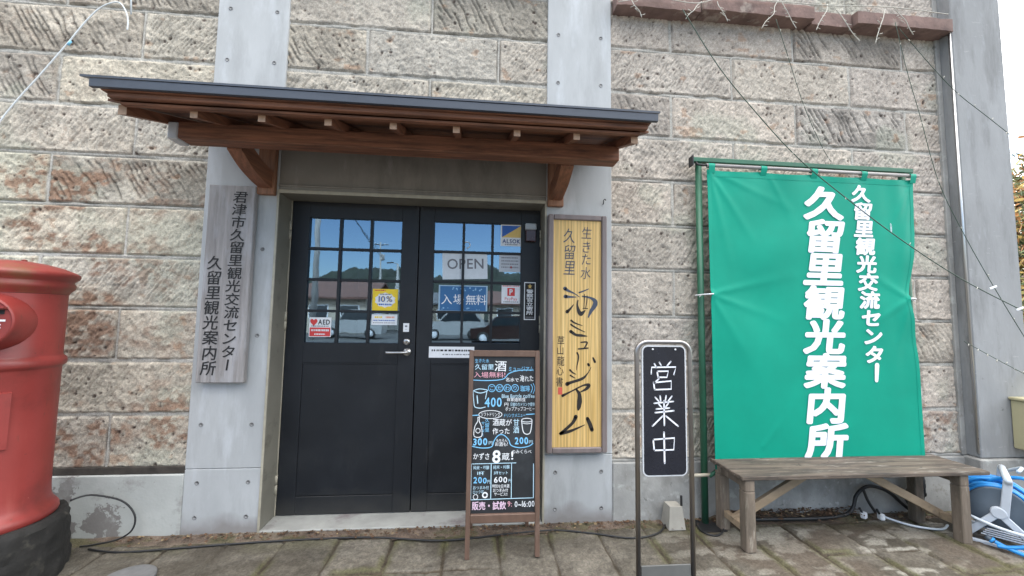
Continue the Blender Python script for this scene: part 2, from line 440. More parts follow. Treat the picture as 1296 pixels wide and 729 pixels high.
# ================================================================== THE BUILDING
B=thing('stone_building','pale chiselled stone block building with concrete pillars and a double door','building')
COURSES=[.38,.70,1.02,1.335,1.655,1.97,2.287,2.605,2.925,3.25,3.57,3.89,4.21,4.53,4.85,5.17]
def stone_section(name, x0, x1, z0, z1, odd, even, darks, step=.0068, face=.014, rust=lambda x,z:0*x, tintf=None, seed=0):
    nx=int((x1-x0)/step)+1; nzv=int((z1-z0)/step)+1
    X,Z=np.meshgrid(np.linspace(x0,x1,nx),np.linspace(z0,z1,nzv))
    zz=np.array(COURSES); ci=np.clip(np.searchsorted(zz,Z,side='right')-1,0,len(zz)-2)
    wob=(fbm(X*9,Z*9,3+seed)-.5)*.008
    dz=np.minimum(Z-zz[ci],zz[ci+1]-Z)
    dx=np.full_like(X,9.); bx=np.zeros_like(X)
    for par,js in ((0,odd),(1,even)):
        js=np.array(sorted(js)); msk=(ci%2)==par
        k=np.searchsorted(js,X)
        lo=np.where(k>0,js[np.clip(k-1,0,len(js)-1)],-99); hi=np.where(k<len(js),js[np.clip(k,0,len(js)-1)],99)
        dx=np.where(msk,np.minimum(X-lo,hi-X),dx); bx=np.where(msk,k,bx)
    bid=(ci*37+bx.astype(int)*11+seed*5)%251
    rnd=lambda n:_tab[(bid*7+n*13)%256,(bid*3+n*29)%256]
    d=np.minimum(dz,dx)+wob
    mort=sst(.0095,.0065,d)
    edge=sst(.0085,.018,d)
    # tool marks
    dark=np.zeros_like(X)
    for c_,a,b in darks: dark=np.maximum(dark,((ci==c_)&(X>a)&(X<b)).astype(float))
    def marks(th,lam,ln,o):
        u=X*math.cos(th)+Z*math.sin(th); v=-X*math.sin(th)+Z*math.cos(th)
        w_=u/lam+1.0*(fbm(X*6,Z*6,o+seed)-.5)*2+rnd(o)*7
        g=np.clip(np.sin(2*math.pi*w_)*.5+.5,0,1)**3
        seg=vnoise(v/ln+np.floor(w_)*5.7,np.floor(w_)*3.1,o+5)
        return g*sst(.35,.6,seg)
    inner=sst(.02,.05,d)
    g1=marks(R(30),.031,.13,1)*(.4+.6*sst(.35,.55,fbm(X*3.5,Z*3.5,21)))        # steep strokes falling to the right
    g2=np.maximum(marks(R(-35),.0215,.05,2),.8*marks(R(-28),.034,.075,6))                                            # short strokes falling to the left
    g=(dark*g1*1.25+(1-dark)*g2*(.25+.6*rnd(4)))*inner
    rough=(fbm(X*24,Z*24,7+seed)-.5)*.014+(fbm(X*62,Z*62,9+seed,2)-.5)*.009+(fbm(X*3,Z*3,5)-.5)*.010
    Y=face+.020*(1-edge)-.011*mort-rough*edge+g*.0085
    # pits
    pit=np.zeros_like(X); n=int((x1-x0)*(z1-z0)*260)
    for _ in range(n):
        px=rng.uniform(x0,x1);pz=rng.uniform(z0,z1);r=.0035+.0095*rng.random()**4
        i0=int((px-x0)/step);j0=int((pz-z0)/step);k=int(r/step*2)+2
        sl=(slice(max(0,j0-k),j0+k+1),slice(max(0,i0-k),i0+k+1))
        q=np.hypot((X[sl]-px)*(.8+.5*rng.random()),(Z[sl]-pz))
        pit[sl]=np.maximum(pit[sl],sst(r*1.2,r*.6,q))
    pit*=edge*sst(.36,.5,fbm(X*2.2,Z*2.2,31+seed))
    Y=Y+pit*.006
    # colour of the stone itself
    A=np.array([.485,.435,.35]);Bc=np.array([.385,.355,.31]);Cc=np.array([.455,.40,.34])
    t=rnd(1)[...,None];u=rnd(2)[...,None]
    c=A*(1-t)+Bc*t; c=c*(1-u*.6)+Cc*u*.6
    if tintf is not None: c=c*tintf(X,Z)
    c=c*(1-.30*dark[...,None]*sst(.3,.62,fbm(X*4,Z*6,17))[...,None])
    c=c*(.70+.6*fbm(X*7,Z*7,13,5))[...,None]; c=c*(.79+.42*fbm(X*55,Z*55,43+seed,2))[...,None]
    # stone colour darker along the tool strokes
    c=c*(1-.55*np.clip(g,0,1)[...,None]*(.55+.45*dark)[...,None])
    lich=(sst(.56,.7,fbm(X*2.7,Z*2.7,41+seed))*.3)[...,None]; c=c*(1-lich)+np.array([.36,.39,.31])*lich
    rs=np.clip(rust(X,Z),0,1)*sst(.40,.66,fbm(X*4.5,Z*7,51+seed,5))*(.25+1.1*sst(.38,.62,fbm(X*26,Z*34,57+seed,3))); rs=(np.clip(rs*1.3,0,1)*.8*edge)[...,None]
    c=c*(1-rs)+np.array([.235,.13,.082])*rs
    warm=(sst(.70,.80,fbm(X*9,Z*12,61+seed,5))*.5*edge)[...,None]; c=c*(1-warm)+np.array([.34,.2,.12])*warm
    c=c*(1-pit[...,None]*.85)+np.array([.05,.03,.025])*pit[...,None]*.85
    dk=(sst(.016,.008,d)*sst(.5,.62,fbm(X*9,Z*9,71+seed))*(1-mort))[...,None]*.75
    c=c*(1-dk)+np.array([.07,.062,.055])*dk
    mc=np.array([.44,.42,.38])*(.75+.5*fbm(X*12,Z*12,81))[...,None]
    c=c*(1-mort[...,None])+mc*mort[...,None]
    o=grid_obj(name,X,Y,Z,np.clip(c,.01,.9),M_stone,B)
    return o
W=.925
stone_section('stone_wall',-5.2,-1.712,.38,4.3,[-2.165-W*k for k in range(4)],[-2.63-W*k for k in range(3)],
    [(8,-3.09,-2.15),(7,-3.5,-2.63),(5,-2.63,-1.7),(9,-2.63,-1.7)],
    rust=lambda x,z:(.95*sst(2.35,2.05,z)*sst(.25,.5,fbm(x*1.1,z*1.1+2,91))+.1)*(.35+.65*np.maximum(sst(-2.0,-2.6,x),sst(1.1,.95,z))),
    tintf=lambda x,z:1+.10*sst(2.7,2.2,z)[...,None]*np.array([1.,1.02,.8]),seed=1)
stone_section('stone_wall',-1.272,.462,2.53,4.3,[-2.2,-.768,.119],[-1.9,-.345],[(8,-1.3,-.77),(9,-.345,.5)],seed=2)
stone_section('stone_wall',.915,3.61,.38,4.3,[.5,1.83,2.765],[1.365,2.32,3.22],
    [(9,2.32,3.22),(7,2.32,3.22),(7,.9,1.365),(5,2.32,3.22),(2,2.765,3.61)],
    rust=lambda x,z:0.05*sst(.3,.6,fbm(x*1.3+4,z*1.3,95))+.5*sst(.75,.6,z)*sst(2.9,3.2,x),
    tintf=lambda x,z:np.array([1.0,.985,1.01])*np.ones(x.shape+(1,)),seed=3)
b=MB(); b.box((-9,.02,-.3),(-5.2,.5,5.6),M_conc,.004); b.box((-5.2,.02,4.3),(3.6,.5,5.6),M_lintel,.004)
b.box((3.6,.45,-.3),(3.95,8,5.6),M_conc_old,.004); b.box((-9,7.8,-.3),(3.59,8,5.6),M_conc_old,.004); b.box((-9,.5,5.3),(3.59,7.79,5.6),M_conc_old,.004)
b.box((-9,.5,-.3),(-8.8,7.79,5.29),M_conc_old,.004)
obj('unseen_rear_mass',b,B)  # unseen walls and roof, added to block sun and sky from behind
def plinth(x0,x1,m,face,seed):
    b=MB(); b.box((x0,face,-.2),(x1,.3,.352 if x1<0 else .374),m,.006); return obj('plinth',b,B)
plinth(-5.2,-1.713,M_plinth_l,.0,1); plinth(.915,3.53,M_conc_old,-.005,2)
# dark open joint on top of the left plinth
b=MB(); b.box((-5.2,.010,.352),(-1.713,.2,.396),mat('black_mossy_joint',(.05,.042,.035),.95,var=.5,vscale=12,bump=.5),.004); obj('mortar_joint',b,B)
M_joint2=mat('grey_mortar_strip',(.3,.29,.27),.95,var=.3,vscale=10,bump=.4)
b=MB(); b.box((.915,.013,.374),(3.53,.2,.392),M_joint2,.004); obj('mortar_joint',b,B)
M_hole=mat('tie_hole_grey',(.21,.21,.21),.9,var=.2)
def pilaster(x0,x1,y0,y1,cuts,holes,m=M_conc):
    b=MB()
    for a,c in zip(cuts[:-1],cuts[1:]): b.box((x0,y0,a+.001),(x1,y1,c-.001),m,.004)
    for z in holes:
        for x in (x0+.075,x1-.075):
            r=.013
            b.lathe([(r,-.0015),(r*.9,-.003),(r*.62,-.0012),(r*.55,.004)],(x,y0,z),M_hole,12,'Y')
            b.add([(x+r*.62*math.cos(t),y0-.0013,z+r*.62*math.sin(t)) for t in np.linspace(0,2*math.pi,11)[:-1]],[list(range(10))],M_hole)
    return obj('pilaster',b,B)
H=[.1,.30,.64,1.18,1.72]
pilaster(-1.712,-1.272,0,.4,[-.2,.38,5.6],H+[2.95,3.3,3.8])
pilaster(.460,.915,0,.4,[-.2,.43,5.6],[.09,.32]+[2.95,3.3,3.8])
b=MB()
b.box((3.53,-.08,.386),(3.955,.45,5.6),M_conc_d,.006)
b.box((3.5,-.1,-.2),(3.99,.45,.383),M_conc_old,.008)
b.box((3.49,.0,.385),(3.529,.3,5.5),M_conc_old,.003)
b.tube([(3.515,-.075,.42),(3.515,-.075,3.6)],.008,M_steel,8,spline=False)
obj('pilaster',b,B)
b=MB(); b.box((-1.271,.001,2.099),(.459,.3,2.52),M_lintel,.003); b.box((-1.271,-.012,2.13),(.459,.0,2.142),M_lintel,.003); obj('lintel',b,B)
# ledge stones
b=MB(); x=.925; k=0
for L_,yy,zt in ((.62,-.085,3.60),(.86,-.1,3.605),(.33,-.06,3.60),(.79,-.1,3.60)):
    rough_box(b,(x+.003,yy,3.495+.010*(k%2)),(x+L_-.003,.15,zt),M_pink,.02,.0025,30); x+=L_;k+=1
obj('ledge',b,B)
b=MB(); b.box((-1.25,-.05,3.61),(.44,.15,3.75),M_pink,.01); obj('ledge',b,B)

# ---------------- canopy
SL=.33
can=MB()
def zroof(y,z0): return z0+(y+.80)*SL
can.add([(-1.725,-.803,2.326),(.88,-.803,2.326),(.88,0,zroof(0,2.326)),(-1.725,0,zroof(0,2.326)),
         (-1.725,-.803,2.336),(.88,-.803,2.336),(.88,0,zroof(0,2.336)),(-1.725,0,zroof(0,2.336))],
        [[3,2,1,0],[4,5,6,7],[0,1,5,4],[1,2,6,5],[2,3,7,6],[3,0,4,7]],M_rooftin)
can.box((-1.69,-.80,2.286),(.872,-.782,2.325),M_rooftin,.002)
CAN=obj('canopy',can,B)
so=MB()
def slab(mb,x0,x1,y0,y1,z0,t,m):
    a,c=zroof(y0,z0),zroof(y1,z0)
    mb.add([(x0,y0,a),(x1,y0,a),(x1,y1,c),(x0,y1,c),(x0,y0,a+t),(x1,y0,a+t),(x1,y1,c+t),(x0,y1,c+t)],
           [[3,2,1,0],[4,5,6,7],[0,1,5,4],[1,2,6,5],[2,3,7,6],[3,0,4,7]],m)
for k in range(7): slab(so,-1.665,.85,-.735+k*.104,-.633+k*.104 if k<6 else -.002,2.235,.012,M_brown)
obj('soffit',so,CAN)
f=MB(); f.box((-1.645,-.765,2.262),(.835,-.735,2.284),M_brown,.003); f.box((-1.66,-.779,2.284),(.845,-.74,2.292),M_brown,.002); obj('fascia_board',f,CAN)
f=MB(); f.box((-1.615,-.735,2.246),(.808,-.705,2.266),M_brown,.003); obj('fascia_board',f,CAN)
rx=[atY(px,143+ (px-150)*.055,-.70)[0] for px in (154.5,245,331,415,497.5,577.5,654.5,730,803)]
raf=None
for i,x in enumerate(rx):
    w=.0165 if 0<i<8 else .018
    t=MB(); y0,y1=-.70,-.004
    a=zroof(y0,2.227); h=.043 if 0<i<8 else .046
    za,zb=a,zroof(y1,2.227)
    V=[(x-w,y0,za-h),(x+w,y0,za-h),(x+w,y0,za),(x-w,y0,za),(x-w,y1,zb-h),(x+w,y1,zb-h),(x+w,y1,zb),(x-w,y1,zb)]
    t.add(V,[[4,0,3,7],[1,5,6,2],[0,4,5,1],[3,2,6,7],[5,4,7,6]],M_brown_y); t.add(V[:4],[[0,1,2,3]],M_cutend)
    obj('rafter',t,CAN)
bm_=MB(); bm_.box((-1.555,-.475,2.214),(.795,-.375,2.303),M_brown,.005)
bm_.box((-1.606,-.474,2.209),(-1.556,-.376,2.30),M_beamend,.006); obj('beam',bm_,CAN)  # pale block forming the left end of the beam
for xc in (-1.335,.519):
    pl=MB(); pl.box((xc-.053,-.036,2.065),(xc+.053,-.001,2.47),M_brown_z,.004)
    pl.lathe([(.011,-.044),(.011,-.036)],(xc,0,2.12),M_steel,10,'Y'); obj('wall_plank',pl,CAN)
    br=MB(); path=[(-.037,2.105),(-.12,2.115),(-.25,2.15),(-.37,2.209)]; path2=[(-.037,2.2),(-.12,2.205),(-.19,2.215),(-.25,2.25),(-.37,2.3)]
    top=[(-.037,2.215),(-.12,2.225),(-.22,2.255),(-.373,2.31)]
    def cv(P,n=12):
        Q=[]
        for i in range(len(P)-1):
            p0,p1,p2,p3=[np.array(P[max(0,min(len(P)-1,i+j))]) for j in (-1,0,1,2)]
            for j in range(n): t=j/n; Q.append(.5*((2*p1)+(p2-p0)*t+(2*p0-5*p1+4*p2-p3)*t*t+(3*p1-p0-3*p2+p3)*t**3))
        return Q+[np.array(P[-1])]
    lo=cv(path);hi=cv(top); n=len(lo); V=[];F=[]
    for a,c in zip(lo,hi):
        V+=[(xc-.038,a[0],a[1]),(xc+.038,a[0],a[1]),(xc+.038,c[0],c[1]),(xc-.038,c[0],c[1])]
    for i in range(n-1):
        for j in range(4): F.append([4*i+j,4*i+(j+1)%4,4*i+4+(j+1)%4,4*i+4+j])
    F+=[[0,1,2,3],[4*n-4,4*n-3,4*n-2,4*n-1]]
    br.add(V,F,M_brown_y); obj('brace',br,CAN)

# ---------------- door frame, doors, room behind
DY=.17
fr=MB()
fr.box((-1.2725,-.003,.016),(-1.2625,DY+.05,2.098),M_jamb,.002); fr.box((.4495,-.003,.016),(.4595,DY+.05,2.098),M_jamb,.002)
fr.box((-1.262,-.003,2.086),(.449,DY+.05,2.0975),M_jamb,.002)
fr.box((-1.277,-.008,.0),(-1.2635,-.0035,2.108),M_lip,.001); fr.box((.4505,-.008,.0),(.463,-.0035,2.108),M_lip,.001); fr.box((-1.263,-.008,2.0865),(.45,-.0035,2.108),M_lip,.001)
fr.box((-1.262,DY-.006,.016),(-1.256,DY-.001,2.085),M_lip,.001)
obj('door_frame',fr,B)
b=MB(); b.box((-1.2715,-.006,-.1),(.459,DY+.2,.0145),M_sill,.004); obj('door_sill',b,B)
G=bpy.data.materials.new('window_glass'); G.use_nodes=True
n=G.node_tree; n.nodes.clear(); o_=n.nodes.new('ShaderNodeOutputMaterial'); tr=n.nodes.new('ShaderNodeBsdfTransparent'); tr.inputs[0].default_value=(.78,.8,.8,1)
gl=n.nodes.new('ShaderNodeBsdfGlossy'); gl.inputs['Roughness'].default_value=.015; gl.inputs['Color'].default_value=(.52,.76,1,1)
fz=n.nodes.new('ShaderNodeFresnel'); fz.inputs[0].default_value=3.1
mxs=n.nodes.new('ShaderNodeMixShader'); n.links.new(fz.outputs[0],mxs.inputs[0]); n.links.new(tr.outputs[0],mxs.inputs[1]); n.links.new(gl.outputs[0],mxs.inputs[2]); n.links.new(mxs.outputs[0],o_.inputs[0])
nzg=n.nodes.new('ShaderNodeTexNoise'); nzg.inputs['Scale'].default_value=3.0
bpg=n.nodes.new('ShaderNodeBump'); bpg.inputs['Strength'].default_value=.02; bpg.inputs['Distance'].default_value=.02
n.links.new(nzg.outputs[0],bpg.inputs['Height']); n.links.new(bpg.outputs[0],gl.inputs['Normal'])

def door(x0,x1,gx0,gx1,gz0,gz1,label):
    z0,z1=.019,2.084; y0,y1=DY,DY+.04
    b=MB()
    b.box((x0,y0,z0),(gx0,y1,z1),M_door,.002); b.box((gx1,y0,z0),(x1,y1,z1),M_door,.002)
    b.box((gx0,y0,gz1),(gx1,y1,z1),M_door,.001); b.box((gx0,y0,.995),(gx1,y1,gz0),M_door,.001)
    b.box((gx0,y0+.008,.135),(gx1,y1-.002,.995),M_door,.001); b.box((gx0,y0+.001,z0),(gx1,y1,.132),M_door,.002)
    # bead round the lower panel
    b.box((gx0,y0+.003,.985),(gx1,y0+.0079,.9945),M_door,.002)
    D=obj('door',b,B); D['label']=label
    m_=MB()
    for k in (1,2):
        x=gx0+(gx1-gx0)*k/3; m_.box((x-.009,y0+.003,gz0),(x+.009,y1-.003,gz1),M_door,.002)
    for k in (1,2,3):
        z=gz0+(gz1-gz0)*k/4
        for q in range(3):
            a=gx0+(gx1-gx0)*q/3+(.009 if q else 0); c=gx0+(gx1-gx0)*(q+1)/3-(.009 if q<2 else 0)
            m_.box((a,y0+.0035,z-.009),(c,y1-.0035,z+.009),M_door,.002)
    obj('muntins',m_,D)
    g=MB(); g.add([(gx0,y0+.02,gz0),(gx1,y0+.02,gz0),(gx1,y0+.02,gz1),(gx0,y0+.02,gz1)],[[0,1,2,3]],G); obj('glass',g,D)
    return D
DL=door(-1.2555,-.4085,-1.141,-.524,1.128,1.976,'left leaf with the lever handle'); DR=door(-.4025,.4485,-.300,.311,1.135,1.979,'right leaf covered with notices')
h=MB(); hx,_,hz=atY(515,445.5,DY-.01)
h.lathe([(.026,-.012),(.026,-.002),(.0,-.002)],(hx,DY,hz),M_steel,20,'Y'); h.lathe([(.012,-.05),(.012,-.012)],(hx,DY,hz),M_steel,14,'Y')
h.tube([(hx,DY-.045,hz),(hx-.04,DY-.05,hz-.001),(hx-.135,DY-.048,hz-.002)],.0085,M_steel,10); obj('handle',h,DL)
h=MB(); kx,_,kz=atY(514.5,432.5,DY-.01); h.lathe([(.0,-.016),(.012,-.016),(.022,-.012),(.024,-.0015)],(kx,DY,kz),M_steel,18,'Y'); obj('lock_cylinder',h,DL)
for z in (.215,1.27,1.88):
    for xx,D in ((-1.2585,DL),(.4515,DR)):
        h=MB(); h.tube([(xx,DY-.012,z-.06),(xx,DY-.012,z-.002)],.009,M_lip,8,spline=False); h.tube([(xx,DY-.012,z+.002),(xx,DY-.012,z+.06)],.009,M_lip,8,spline=False); obj('hinge',h,D)
b=MB()
xa,xb,ya,yb,zb_=-2.2,1.9,DY+.5,5.,2.7
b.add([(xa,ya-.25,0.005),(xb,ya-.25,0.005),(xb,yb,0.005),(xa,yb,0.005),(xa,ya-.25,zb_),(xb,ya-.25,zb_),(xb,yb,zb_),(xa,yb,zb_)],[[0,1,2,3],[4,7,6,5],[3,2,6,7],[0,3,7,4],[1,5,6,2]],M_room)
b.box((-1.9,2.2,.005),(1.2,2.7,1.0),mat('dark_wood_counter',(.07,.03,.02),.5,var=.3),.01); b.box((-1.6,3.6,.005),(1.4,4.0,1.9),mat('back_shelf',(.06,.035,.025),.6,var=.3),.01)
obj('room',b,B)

# ================================================================== GROUND
M_pave=mat('worn_stone_paving',(.3,.3,.3),.92,var=.35,vscale=100,attr='tint',bump=1.,bscale=130,spec=.3)
def paving():
    step=.009; x0,x1,y0,y1=-3.0,4.9,-1.35,-.085
    nx=int((x1-x0)/step)+1; ny=int((y1-y0)/step)+1
    X,Yv=np.meshgrid(np.linspace(x0,x1,nx),np.linspace(y0,y1,ny))
    ks=np.floor((X+1.69+(fbm(Yv*.9,X*.1,4)-.5)*.02)/.308).astype(int); fx=(X+1.69)-ks*.308
    wob=(fbm(X*7,Yv*7,8)-.5)*.022
    dx=np.minimum(fx,.308-fx)
    ln=np.where(_tab[(ks*7)%256,(ks*0)%256]>.55,.32,.62); off=np.where(ln<.4,0,.12*_tab[(ks*5)%256,3])
    q=(-(Yv+.095)+off)/ln; kr=np.floor(q).astype(int); fy=(q-kr)*ln
    dy=np.minimum(fy,ln-fy)
    d=np.minimum(dx,dy)+wob
    bid=(ks*31+kr*17)%251
    rn=lambda n:_tab[(bid*7+n*13)%256,(bid*3+n*29)%256]
    j=sst(.010,.004,d); edge=sst(.004,.02,d)
    Zv=-.012*(1-edge)+(rn(1)-.5)*.008+(fbm(X*5,Yv*5,2)-.5)*.012+(fbm(X*30,Yv*30,6)-.5)*.010+(fbm(X*70,Yv*70,16,2)-.5)*.006+(rn(3)-.5)*.03*(fx-.15)
    t=rn(2)[...,None]; c=np.array([.085,.075,.060])*(1-t)+np.array([.132,.117,.096])*t; c=c*(.6+.8*fbm(X*60,Yv*60,44,2))[...,None]
    c=c*(.6+.8*fbm(X*9,Yv*9,12,5))[...,None]
    dk=(sst(.46,.66,fbm(X*2.6,Yv*3.4,15,5))*.6)[...,None]; c=c*(1-dk)+np.array([.042,.034,.024])*dk
    right=sst(.9,1.6,X)
    li=(sst(.52,.62,fbm(X*7,Yv*16,19,5))*(.1+.7*right))[...,None]; c=c*(1-li)+np.array([.26,.245,.21])*li
    br=(right*sst(.4,.6,fbm(X*3,Yv*3,29))*.5)[...,None]; c=c*(1-br)+np.array([.085,.062,.045])*br
    ms=(sst(.45,.62,fbm(X*4,Yv*4,23))*sst(.05,.012,d)*.7+.35*sst(-.25,-.1,Yv)*sst(.45,.65,fbm(X*5,Yv*9,33)))[...,None]; c=c*(1-ms)+np.array([.085,.082,.035])*ms
    jc=np.array([.055,.043,.03])*(.5+fbm(X*20,Yv*20,27))[...,None]; c=c*(1-j[...,None])+jc*j[...,None]
    o=grid_obj('pavement',X,Yv,Zv,np.clip(c,.01,.8),M_pave); tag(o,kind='structure')
paving()
# dirty strip between wall and paving
def strip():
    step=.009; x0,x1,y0,y1=-3.0,4.9,-.10,.02
    nx=int((x1-x0)/step)+1; ny=int((y1-y0)/step)+1
    X,Yv=np.meshgrid(np.linspace(x0,x1,nx),np.linspace(y0,y1,ny))
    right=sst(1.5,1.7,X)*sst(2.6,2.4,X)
    Zv=-.012+(fbm(X*9,Yv*9,2)-.5)*.016+.016*sst(-.07,0,Yv)+right*.03*sst(-.09,-.0,Yv)*(.5+fbm(X*12,Yv*12,4))
    c=np.array([.12,.09,.07])*(.4+1.2*fbm(X*14,Yv*14,12,5))[...,None]
    a=(sst(.5,.62,fbm(X*5,Yv*18,19))*.6)[...,None]; c=c*(1-a)+np.array([.17,.14,.105])*a
    a=(sst(.52,.62,fbm(X*7,Yv*14,39))*.5)[...,None]; c=c*(1-a)+np.array([.075,.08,.03])*a
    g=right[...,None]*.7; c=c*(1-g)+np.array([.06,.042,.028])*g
    o=grid_obj('gutter_strip',X,Yv,Zv,np.clip(c,.01,.8),M_pave); tag(o,kind='structure')
strip()
M_asph=mat('asphalt',(.075,.073,.07),.9,var=.25,vscale=2,bump=.3,bscale=90)
b=MB(); b.add([(-700,-900,-.03),(700,-900,-.03),(700,700,-.03),(-700,700,-.03)],[[0,1,2,3]],M_asph); tag(obj('ground',b),kind='structure')

# ================================================================== SIGNS
# left vertical board
bx0,bx1,bz0,bz1,byf=-1.657,-1.385,.897,2.108,-.05
M_oldwood=mat('silvered_cedar',(.24,.222,.215),.85,var=.25,vscale=3.2,stretch=(9,9,.6),bump=.35,bscale=16,c2=(.36,.34,.335),
              dirt=[((.36,.36,.38),2.4,.5,.68,(3,3,.8)),((.10,.09,.09),5,.6,.75,(6,6,.5))])
t=thing('hanging_sign','weathered grey wooden board with two columns of black brushed writing','sign',(-1.52,-.05,bz0))
b=MB(); b.box((bx0,byf,bz0),(bx1,-.012,bz1),M_oldwood,.004)
fn=lambda u,v:(u,byf-.0015,v)
vtext(b,'君津市久留里観光交流センター',-1.468,2.075,.965,.088,fn,M_black,.012,dx=-.015,jit=.03,shear=.08)
vtext(b,'久留里観光案内所',-1.592,1.665,.94,.09,fn,M_black,.012,dx=.005,jit=.03,shear=.08)
obj('board',b,t)
for z in (1.05,1.9):
    b=MB(); b.box((-1.6,-.0115,z),(-1.44,-.001,z+.03),M_dkmetal,.001); obj('wall_bracket',b,t)

# right framed sign
sx0,sx1,sz0,sz1=.468,.866,.452,2.008; SY=-.048
M_frame=mat('dull_mauve_frame',(.19,.155,.15),.5,var=.2,vscale=4,stretch=(5,5,.8),bump=.1)
M_goldwood=mat('yellow_striped_wood',(.68,.43,.13),.5,var=.16,vscale=4,stretch=(16,16,.5),bump=.15,bscale=20,c2=(.84,.58,.24),wave=(.9,.28,'X',11.0))
t=thing('hanging_sign','tall framed yellow wood sign with black brush calligraphy beside the door','sign',(.667,-.03,sz0))
fw=.036; b=MB()
b.box((sx0,SY,sz0),(sx0+fw,-.002,sz1),M_frame,.006); b.box((sx1-fw,SY,sz0),(sx1,-.002,sz1),M_frame,.006)
b.box((sx0+fw,SY+.001,sz0),(sx1-fw,-.002,sz0+fw),M_frame,.006); b.box((sx0+fw,SY+.001,sz1-fw),(sx1-fw,-.002,sz1),M_frame,.006); obj('frame',b,t)
b=MB(); PY=-.034; b.box((sx0+fw,PY,sz0+fw),(sx1-fw,-.004,sz1-fw),M_goldwood,.001)
M_brush=flat('sumi_ink',(.02,.016,.014),.6); M_brushb=flat('faded_sumi_ink',(.05,.065,.10),.6)
fn=lambda u,v:(u,PY-.0015,v)
vtext(b,'生きた水',.727,1.93,1.575,.075,fn,M_brushb,-.004,jit=.08,shear=.12)
vtext(b,'久留里',.620,1.92,1.60,.085,fn,M_brushb,-.002,jit=.08,shear=.12)
def zs(zx,zy,s=1): # zoomed tracing -> sign plane
    px,py=(700+zx/6.63,350+zy/6.63) if s==1 else (700+zx/6.63,455+zy/6.63)
    p=atY(px,py,PY); return (p[0],p[2])
U=.00075
for s,mm,P,Wd in (
  (1,M_brushb,[(100,100),(125,118),(175,140),(222,172)],[34,22,10,4]),(1,M_brushb,[(103,167),(135,170),(192,172)],[34,20,7]),
  (1,M_brush,[(118,295),(140,275),(172,235)],[32,20,5]),(1,M_brushb,[(220,134),(255,122),(298,104)],[14,12,7]),
  (1,M_brush,[(208,198),(203,240),(215,290),(235,312),(268,285)],[9,17,32,40,10]),
  (1,M_brushb,[(245,165),(310,178),(350,205),(350,240),(318,290),(295,342)],[10,18,38,42,30,10]),
  (1,M_brush,[(262,150),(262,200),(258,270)],[7,8,6]),(1,M_brush,[(285,160),(283,210),(272,265)],[6,8,6]),(1,M_brush,[(250,270),(290,268)],[8,7]),
  (1,M_brush,[(152,368),(180,388),(245,412)],[18,14,5]),(1,M_brush,[(150,402),(190,428),(265,465)],[16,13,6]),(1,M_brush,[(148,460),(190,488),(235,494),(285,500)],[28,22,24,6]),
  (1,M_brush,[(232,552),(285,552),(262,600)],[9,15,10]),(1,M_brush,[(212,607),(250,604),(292,600)],[12,14,12]),
  (1,M_brush,[(202,640),(212,665),(210,700),(200,750),(198,785)],[16,13,12,9,5]),
  (1,M_brush,[(335,682),(350,715)],[14,22]),(1,M_brush,[(295,735),(300,745)],[22,20]),
  (2,M_brush,[(142,88),(165,110),(192,124)],[17,13,5]),(2,M_brush,[(145,132),(165,145),(186,156)],[13,11,5]),
  (2,M_brush,[(118,205),(150,192),(245,160),(290,115),(318,66)],[36,24,24,9,5]),
  (2,M_brush,[(80,303),(150,268),(250,218),(300,214),(280,245),(225,275)],[24,12,14,30,26,6]),
  (2,M_brush,[(198,255),(220,290),(222,350),(215,400),(210,425)],[18,30,44,34,10]),
  (2,M_brush,[(190,480),(160,535),(65,620)],[36,26,26]),(2,M_brush,[(65,620),(150,598),(265,548)],[30,24,5]),
  (2,M_brush,[(288,495),(310,545),(326,590)],[30,36,32])):
    stroke(b,[zs(x,y,s) for x,y in P],[w*U for w in Wd],fn,mm)
vtext(b,'草山龍心書',.555,1.205,.872,.05,fn,M_brush,.0,jit=.1)
rectp(b,.542,.57,.822,.868,fn,flat('vermilion_seal',(.6,.1,.07)))
obj('panel',b,t)
b=MB(); p=atY(763,256,0); b.tube([(p[0],-.002,p[2]-.015),(p[0],-.012,p[2]-.012),(p[0],-.016,p[2]+.008),(p[0]+.008,-.02,p[2]+.016),(p[0]+.014,-.022,p[2]+.006)],.003,M_dkmetal,6)
tag(obj('wall_hook',b),'small black wire hook on the concrete pillar above the framed sign','hook')

# ---------------- notices on the doors
BK=DY+.0185         # on the outer face of the glass, behind the glazing bars
def notice(name,label,p0,p1,draw,bgm,front=False,cat='notice',tilt=0.,th=.0012,y=None):
    Y=(DY-.0015 if front else BK) if y is None else y
    a=atY(*p0,Y); c=atY(*p1,Y); x0,x1,z1,z0=a[0],c[0],a[2],c[2]
    b=MB(); cx,cz=(x0+x1)/2,(z0+z1)/2; ct,st=math.cos(tilt),math.sin(tilt)
    def fn(u,v,w=0.):
        U=(u-.5)*(x1-x0);Vv=(v-.5)*(z1-z0); return (cx+U*ct-Vv*st,Y-.0006-w,cz+U*st+Vv*ct)
    q=[fn(0,0),fn(1,0),fn(1,1),fn(0,1)]; k=[(v[0],v[1]+th,v[2]) for v in q]
    b.add(q+k,[[0,1,2,3],[7,6,5,4],[0,4,5,1],[1,5,6,2],[2,6,7,3],[3,7,4,0]],bgm)
    draw(b,lambda u,v:fn(u,v,.0005),lambda u,v:fn(u,v,.0010))
    return tag(obj(name,b,loc=(cx,Y,cz)),label,cat)
def dashes(b,fn,u0,u1,v,h,m,n=8):
    u=u0
    while u<u1:
        w=random.uniform(.02,.07); rectp(b,u,min(u1,u+w),v-h/2,v+h/2,fn,m); u+=w+random.uniform(.012,.03)
